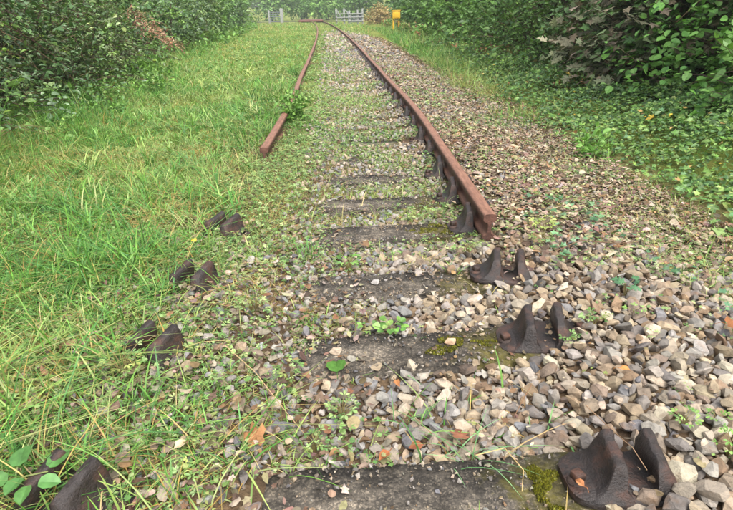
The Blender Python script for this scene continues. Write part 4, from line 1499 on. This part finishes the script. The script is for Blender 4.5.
tuft(-0.86, 2.76, 28, 0.16, 0.007, 'leaning grass tuft just in front of the fourth left-hand rail chair', 17, G_FRESH, lean=(0.5, 1.5))
tuft(-1.45, 2.2, 36, 0.16, 0.005, 'straw and green grass tuft near the left edge at mid height', 14, np.concatenate([G_LIGHT, G_STRAW]), lean=(0.6, 1.7))


def rosette(x, y, n, h, size, label, seed, palette=WEED, tpl=LEAF_TRI, name='weed', cat='weed', dz=0.0):
    r = np.random.default_rng(seed)
    t = thing(name, label, cat, (x, y, float(H(x, y)) + 0.025 + dz), 0, 'single weeds on the gravel')
    az = np.arange(n) * 2.4 + r.normal(0, 0.3, n)
    rad = h * np.sqrt(r.uniform(0.05, 1, n)) * 0.9
    tip = np.stack([np.cos(az) * rad, np.sin(az) * rad, h * r.uniform(0.4, 0.95, n)], -1)
    d = np.stack([np.cos(az), np.sin(az), r.normal(0.05, 0.2, n)], -1)
    nn = np.stack([r.normal(0, 0.25, n), r.normal(-0.1, 0.25, n), np.ones(n)], -1)
    a = Acc()
    a.inst(tpl, orient(d, nn, size * r.uniform(0.7, 1.3, n)), tip, jitter_cols(palette, n, 0.12, None, r))
    a.build('leaves', M_LEAF, t)
    a = Acc()
    for q in range(n):
        V, Fc = tube_arrays(np.array([(0, 0, -0.03), tip[q] * np.array([0.4, 0.4, 0.75]), tip[q]]), [0.0013, 0.0011, 0.0008], 4)
        a.raw(V, Fc, lin(140, 130, 84))
    a.build('stalks', M_LEAF, t)
    return t


rosette(0.94, 1.80, 14, 0.05, 0.022, 'pale green lobed weed growing out of the stones right of the second rail chair', 21)
rosette(0.80, 1.70, 12, 0.04, 0.020, 'small green weed against the foot of the second right-hand rail chair', 22)
rosette(1.17, 2.03, 11, 0.06, 0.036, 'dark ivy sprig rising from the gravel on the right', 23, pal((62, 104, 70), (82, 124, 84)), LEAF_IVY, 'ivy_sprig', 'ivy')
rosette(0.96, 1.22, 11, 0.045, 0.020, 'bright green feathery weed in the stones right of the nearest rail chair', 24, BRIGHT * 1.1)
rosette(1.06, 1.23, 8, 0.035, 0.018, 'small bright weed at the right edge beside a feathery one', 25, BRIGHT * 1.1)
rosette(1.03, 1.12, 10, 0.04, 0.019, 'lowest bright weed in the bottom right corner stones', 26, BRIGHT * 1.1)
rosette(0.17, 1.88, 16, 0.05, 0.028, 'leafy green rosette at the far edge of the second sleeper', 27, BRIGHT * 1.05, LEAF_ROUND)
rosette(0.07, 1.90, 9, 0.04, 0.024, 'small leafy rosette left of a larger one behind the second sleeper', 28, BRIGHT, LEAF_OVAL)
rosette(0.0, 2.50, 18, 0.06, 0.030, 'leafy low plant in the gravel between third and fourth sleepers', 29, BRIGHT, LEAF_OVAL)
rosette(0.62, 2.62, 18, 0.07, 0.026, 'pale green weed just below the cut rail end', 30, WEED)
rosette(0.98, 2.55, 16, 0.06, 0.026, 'pale weed on the gravel right of the third right-hand rail chair', 31, WEED)
rosette(1.12, 1.86, 8, 0.04, 0.016, 'small light green weed below the ivy sprig', 32, BRIGHT * 1.15)
rosette(-0.02, 1.40, 22, 0.05, 0.022, 'spreading cranesbill weed in the gravel behind the nearest sleeper', 33, WEED)
rosette(-0.1, 1.27, 12, 0.04, 0.02, 'small cranesbill weed close to the brown maple leaf', 34, WEED)
rosette(-0.2, 1.55, 20, 0.06, 0.02, 'pale cranesbill weed left of the big green fallen leaf', 35, WEED)
rosette(-0.38, 1.95, 26, 0.08, 0.024, 'bushy pale weed at the left end of the second sleeper', 36, WEED)
rosette(-0.75, 1.55, 34, 0.09, 0.022, 'bushy pale weed behind the bottom left rail chair', 37, WEED)
rosette(1.05, 2.75, 16, 0.07, 0.028, 'yellowish weed on the leaf litter right of the rail end', 38, pal((150, 166, 88), (170, 176, 100)))


def upright(x, y, n, h, size, label, seed, palette, name, nl=9, cat='plant'):
    r = np.random.default_rng(seed)
    t = thing(name, label, cat, (x, y, float(H(x, y))), 0)
    a, tw = Acc(), Acc()
    O = np.stack([r.normal(0, 0.3 * h, n), r.normal(0, 0.3 * h, n), np.zeros(n)], -1)
    sprays(a, tw, O, np.stack([r.normal(0, 0.2, n), r.normal(0, 0.2, n), np.ones(n)], -1), h * r.uniform(0.6, 1.1, n), nl, size, 0.1, LEAF_OVAL, jitter_cols(palette, n, 0.1, None, r), 0.12, None, 0.85, palette, r)
    a.build('leaves', M_LEAF, t)
    tw.build('stems', M_LEAF, t)


upright(2.18, 4.78, 12, 0.3, 0.06, 'bright green upright plant at the edge of the ivy bank', 41, BRIGHT * 1.15, 'leafy_plant')
upright(-0.62, 6.2, 40, 0.30, 0.05, 'bushy green nettle clump against the inner side of the left rail', 42, BRIGHT, 'nettle_clump', 10)
upright(-0.72, 7.3, 14, 0.26, 0.05, 'smaller nettle clump farther along the left rail', 43, BRIGHT, 'nettle_clump', 9)
upright(-3.2, 9.5, 18, 0.4, 0.07, 'leafy weed clump standing in front of the left hedge', 44, BRIGHT, 'leafy_plant')
upright(-4.0, 5.6, 14, 0.35, 0.06, 'leafy weed clump at the foot of the nearest bramble thicket', 45, BRIGHT, 'leafy_plant')

upright(-3.9, 7.6, 16, 0.34, 0.06, 'leafy weed clump under the second bramble thicket', 46, BRIGHT, 'leafy_plant')
upright(-4.3, 12.0, 22, 0.5, 0.09, 'ferny green clump in front of the dead bracken fronds', 47, BRIGHT, 'leafy_plant')
upright(-3.0, 7.2, 12, 0.22, 0.05, 'low leafy clump standing alone in the left verge grass', 48, BRIGHT, 'leafy_plant')

# bramble shoot in the bottom left corner: every leaf a part
t = thing('bramble_shoot', 'bramble shoot with broad green leaves in the bottom left corner', 'bramble', (-0.80, 1.015, float(H(-0.80, 1.015)) + 0.03))
r = np.random.default_rng(5)
bl = [((0.075, 0.03, 0.085), (0.3, 0.9, 0.1), 0.062), ((0.062, -0.005, 0.075), (0.85, 0.1, -0.1), 0.05), ((0.045, -0.02, 0.08), (0.1, -0.9, -0.1), 0.05),
      ((0.0, 0.035, 0.09), (-0.3, 0.8, 0.1), 0.066), ((-0.012, 0.0, 0.08), (-0.9, -0.1, 0.0), 0.058), ((0.02, 0.0, 0.085), (-0.2, -0.9, 0.0), 0.05)]
for (pp, dd, ss) in bl:
    a = Acc()
    a.inst(LEAF_ROUND, orient(np.array([dd]), np.array([[r.normal(0, .15), -0.25, 1.0]]), np.array([[ss * 0.85, ss, ss]])), np.array([pp]), jitter_cols(pal((84, 128, 66), (92, 138, 74)), 1, 0.06, None, r))
    a.build('leaf', M_LEAF, t)
V, Fc = tube_arrays(np.array([(-0.06, -0.05, -0.02), (-0.01, 0, 0.07), (0.03, 0.005, 0.085), (0.075, 0.02, 0.083)]), [0.003, 0.0026, 0.0022, 0.0018], 6)
a = Acc(); a.raw(V, Fc, lin(120, 130, 74)); a.build('stem', M_LEAF, t)

# fallen leaves
def fallen(x, y, size, c, tpl, label, seed, dz=0.045, curl=1.0):
    r = np.random.default_rng(seed)
    a = Acc()
    az = r.uniform(0, 2 * PI)
    a.inst(tpl, orient(np.array([[math.cos(az), math.sin(az), 0.05]]), np.array([[r.normal(0, .15), r.normal(-0.15, .1), 1.0]]), np.array([[size, size, size * curl * 1.6]])), np.zeros((1, 3)), lin(*c)[None])
    b = lin(*c) * 0.7
    V, Fc = tube_arrays(np.array([(0, 0, 0), (-math.cos(az) * size * 0.25, -math.sin(az) * size * 0.25, 0.004), (-math.cos(az) * size * 0.5, -math.sin(az) * size * 0.5, -0.006)]), [0.0015, 0.0012, 0.001], 4)
    a.raw(V, Fc, b)
    tag(a.build('fallen_leaf', M_DRY, loc=(x, y, float(H(x, y)) + dz)), label, 'leaf', 'single fallen leaves')


fallen(-0.24, 1.25, 0.07, (148, 108, 72), LEAF_MAPLE, 'large tan-brown maple leaf lying left of the nearest sleeper', 1, 0.05)
fallen(-0.04, 1.60, 0.075, (74, 112, 48), LEAF_ROUND, 'dark green fallen leaf in front of the second sleeper', 2, 0.05)
fallen(0.685, 3.62, 0.055, (226, 196, 96), LEAF_ROUND, 'pale yellow fallen leaf beside the right rail', 3, 0.05)
fallen(1.43, 1.76, 0.08, (146, 98, 64), LEAF_MAPLE, 'orange-brown fallen leaf at the right edge on the stones', 4, 0.06)
fallen(0.16, 1.55, 0.036, (164, 112, 72), LEAF_OVAL, 'small orange leaf in front of the second sleeper', 5)
fallen(0.22, 1.24, 0.045, (142, 92, 66), LEAF_OVAL, 'russet leaf on the far edge of the nearest sleeper', 6)
fallen(0.12, 1.22, 0.045, (154, 98, 64), LEAF_OVAL, 'orange-red leaf left of a russet one behind the nearest sleeper', 7)
fallen(0.60, 1.02, 0.03, (170, 116, 78), LEAF_OVAL, 'small orange leaf scrap on the nearest right-hand rail chair base', 8, 0.085)
fallen(-0.81, 2.67, 0.03, (222, 190, 60), LEAF_ROUND, 'tiny yellow leaf in the grass near the left-hand rail chairs', 9, 0.06)
fallen(0.88, 1.46, 0.035, (172, 122, 74), LEAF_OVAL, 'orange leaf among the stones right of centre', 10, 0.06)
fallen(-0.47, 1.17, 0.045, (186, 170, 138), LEAF_OVAL, 'cream-coloured dead leaf in the grass near the bottom', 11, 0.05)
fallen(0.33, 1.25, 0.045, (122, 82, 62), LEAF_MAPLE, 'red-brown curled leaf beside the thin tuft on the nearest sleeper', 12, 0.05)

# dry stems
def dry_stem(pts, label, c=(176, 150, 112), rad=0.0016):
    pts = np.array([(x, y, float(H(x, y)) + z) for x, y, z in pts])
    V, Fc = tube_arrays(pts - pts[0], np.linspace(rad, rad * 0.6, len(pts)), 5)
    a = Acc(); a.raw(V, Fc, lin(*c))
    tag(a.build('fallen_straw', M_DRY, loc=tuple(pts[0])), label, 'straw', 'dry straws lying about')


dry_stem([(-0.42, 1.62, 0.08), (-0.3, 1.5, 0.07), (-0.2, 1.38, 0.05), (-0.12, 1.28, 0.045)], 'long pale straw stem lying over the weeds left of centre')
dry_stem([(0.72, 1.32, 0.07), (0.735, 1.2, 0.085), (0.74, 1.08, 0.12), (0.75, 1.02, 0.1)], 'thin pale stem bent through the jaws of the nearest right-hand rail chair', (150, 122, 96))
dry_stem([(0.35, 1.14, 0.09), (0.43, 1.15, 0.1), (0.47, 1.1, 0.07), (0.45, 1.04, 0.06)], 'curled straw lying on the nearest sleeper', (196, 168, 116))
dry_stem([(0.6, 1.46, 0.07), (0.56, 1.4, 0.075), (0.51, 1.33, 0.06)], 'short brown twig on the stones behind the nearest rail chair', (126, 98, 74), 0.002)
dry_stem([(1.0, 2.42, 0.05), (1.15, 2.5, 0.07), (1.35, 2.52, 0.06), (1.5, 2.6, 0.06)], 'brown twig lying on the leaf litter at right', (112, 88, 70), 0.003)

# moss cushion on the nearest sleeper and moss on the second
def moss(x, y, rx, ry, n, label, seed, hmax):
    r = np.random.default_rng(seed)
    a = r.uniform(0, 2 * PI, n); q = np.sqrt(r.random(n))
    jx = 1 + 0.35 * np.sin(a * 3 + seed) + 0.2 * np.sin(a * 5)
    px_, py_ = np.cos(a) * q * rx * jx, np.sin(a) * q * ry * jx
    k = vnoise(px_ + seed, py_, 0.03, seed + 5) > (0.2 if hmax > 0.01 else 0.42)
    px_, py_, q = px_[k], py_[k], q[k]
    n = len(px_)
    hz = hmax * (1 - q ** 2) * (0.6 + 0.6 * vnoise(px_, py_, 0.012, seed))
    cone = T([(-.5, -.3, 0), (.5, -.3, 0), (0, .55, 0), (0, 0, 1.3)], [(0, 1, 3), (1, 2, 3), (2, 0, 3)])
    ac = Acc()
    d = r.normal(0, 0.35, (n, 3)); d[:, 2] += 1
    s = 0.0055 * r.uniform(0.6, 1.3, n)
    ac.inst(cone, orient(r.normal(0, 1, (n, 3)) * np.array([1, 1, 0.2]), d, s), np.stack([px_, py_, hz - 0.002], -1), jitter_cols(pal((108, 108, 30), (90, 90, 26), (124, 122, 40), (72, 70, 24)), n, 0.15, None, r))
    tag(ac.build('moss_cushion', M_LEAF, loc=(x, y, 0.004)), label, 'moss', 'moss on the sleepers', 'stuff')


moss(0.52, 1.10, 0.035, 0.045, 2600, 'bright yellow-green moss cushion beside the nearest right-hand rail chair', 1, 0.014)
moss(0.41, 1.765, 0.12, 0.05, 2200, 'thin olive moss mat on the right part of the second sleeper', 2, 0.004)
moss(0.5, 1.0, 0.05, 0.03, 900, 'small olive moss patch at the bottom edge left of the nearest rail chair', 3, 0.006)
moss(0.5, 2.965, 0.14, 0.07, 1600, 'olive moss mat on the fourth sleeper beside the rail end', 4, 0.004)

# ------------------------------------------------------------------ the crossing, gates, fence, yellow box, marker post
DX = float(track(86))
t = thing('crossing_deck', 'rust-red timber deck of the far level crossing between the gates', 'crossing deck', (DX - 0.3, 80, float(H(DX, 80))), 0.06)
for i in range(12):
    box_obj('plank', (0, 0.5 + i * 1.05, 0.16), (3.3, 0.98, 0.2), M_DECK, t, 0.02)
bm = bmesh.new()
rx = np.linspace(-60, 40, 50)
ra = Acc()
Vr = np.concatenate([np.stack([rx, np.full(50, 94.0), H(rx, 94.0) + 0.06], -1), np.stack([rx, np.full(50, 99.0), H(rx, 99.0) + 0.06], -1)])
ra.raw(Vr, [(i, i + 1, i + 51) for i in range(49)] + [(i, i + 51, i + 50) for i in range(49)], (1, 1, 1))
bm.free()
tag(ra.build('road', M_ROAD), kind='structure')


def bar(name, p, q, th, mat, parent):
    p, q = Vector(p), Vector(q)
    d = q - p
    rot = d.to_track_quat('Z', 'X').to_matrix()
    return box_obj(name, (p + q) / 2, (th, th, d.length), mat, parent, 0.008, rot)


gz = float(H(0, 73))
t = thing('timber_fence', 'pale grey post fence with diagonal braces at the far end, right of the track', 'fence', (-1.75, 73, gz))
for i, (px_, hh) in enumerate(((0, 1.75), (0.95, 1.75), (1.6, 1.5), (2.6, 1.55), (3.2, 1.7))):
    box_obj('post', (px_, 0, hh / 2), (0.2, 0.2, hh), M_GATE, t, 0.02)
bar('brace', (0.1, 0.16, 1.55), (0.9, 0.16, 0.25), 0.12, M_GATE, t)
bar('brace', (1.0, 0.16, 1.6), (2.5, 0.16, 0.3), 0.12, M_GATE, t)
for hz in (0.35, 0.75, 1.15):
    bar('fence_rail', (-0.1, -0.15, hz), (3.3, -0.15, hz), 0.1, M_GATE, t)
t = thing('metal_gate', 'small grey metal gate set behind the timber fence posts', 'gate', (-0.3, 74.2, gz))
for px_ in (0, 1.7):
    box_obj('post', (px_, 0, 0.7), (0.1, 0.1, 1.4), M_METAL, t, 0.01)
for hz in (0.2, 0.5, 0.8, 1.1):
    bar('bar', (0.06, 0, hz), (1.64, 0, hz), 0.09, M_METAL, t)
for q in range(7):
    bar('upright', (0.2 + q * 0.21, 0.09, 0.12), (0.2 + q * 0.21, 0.09, 1.2), 0.08, M_METAL, t)
gx0, gy0 = -11.6, 84.0
t = thing('field_gate', 'grey gate with thick pale posts at the far end, left of the track', 'gate', (gx0 + 0.2, gy0, float(H(gx0, gy0))))
for px_, wd, hh in ((0, 0.22, 1.7), (1.75, 0.4, 1.9)):
    box_obj('post', (px_, 0, hh / 2), (wd, wd, hh), M_GATE, t, 0.02)
for hz in (0.25, 0.55, 0.85, 1.15, 1.4):
    bar('bar', (0.12, 0, hz), (1.5, 0, hz), 0.1, M_METAL, t)
bar('brace', (0.12, 0.1, 0.25), (1.5, 0.1, 1.4), 0.1, M_METAL, t)
r = np.random.default_rng(3)

bx_, by_ = 2.95, 38.7
t = thing('equipment_box', 'yellow equipment box on two yellow legs in the grass at right', 'equipment box', (bx_, by_, float(H(bx_, by_))), 0.12)
box_obj('cabinet', (0, 0, 1.02), (0.5, 0.32, 0.46), M_YELLOW, t, 0.02)
box_obj('door', (0.02, -0.17, 1.01), (0.34, 0.03, 0.34), M_YELLOW, t, 0.01)
box_obj('lid', (0, -0.01, 1.27), (0.56, 0.4, 0.04), M_YELLOW, t, 0.01)
for px_ in (-0.19, 0.19):
    box_obj('leg', (px_, 0, 0.38), (0.08, 0.08, 0.84), M_YELLOW, t, 0.01)
px_, py_ = -7.2, 30.0
t = thing('marker_post', 'small red and white banded marker post in front of the left hedge', 'post', (px_, py_, float(H(px_, py_))))
for q, (z0, z1, mt) in enumerate(((0, 0.35, M_RED), (0.352, 0.75, M_WHITE), (0.752, 1.0, M_RED))):
    bm = bmesh.new()
    add_cyl(bm, (0, 0, (z0 + z1) / 2), 0.05, 0.05, z1 - z0, 12)
    bm_obj('band', bm, mt, t)
shrub('dry_shrub', 'straw-coloured dry shrub beside the grey fence at the far end', 'shrub', 3.1, 66.0, 2.6, 3.0, 1.9, 500, 7, 0.5, 0.16, pal((186, 160, 116), (170, 150, 100), (150, 146, 96)), M_DRY, LEAF_DIA, 77, stems=4)

# ------------------------------------------------------------------ damp air
bm = bmesh.new()
add_box(bm, (0, 60, 5.5), (240, 190, 16.0))
hz_m = bpy.data.materials.new('haze')
hz_m.use_nodes = True
hn = hz_m.node_tree.nodes
hn.clear()
ho = hn.new('ShaderNodeOutputMaterial')
hv = hn.new('ShaderNodeVolumePrincipled')
hv.inputs['Color'].default_value = (0.92, 0.94, 0.95, 1)
hv.inputs['Density'].default_value = 0.0012
hv.inputs['Anisotropy'].default_value = 0.3
hz_m.node_tree.links.new(hv.outputs[0], ho.inputs['Volume'])
tag(bm_obj('haze', bm, hz_m, None, False), kind='stuff')
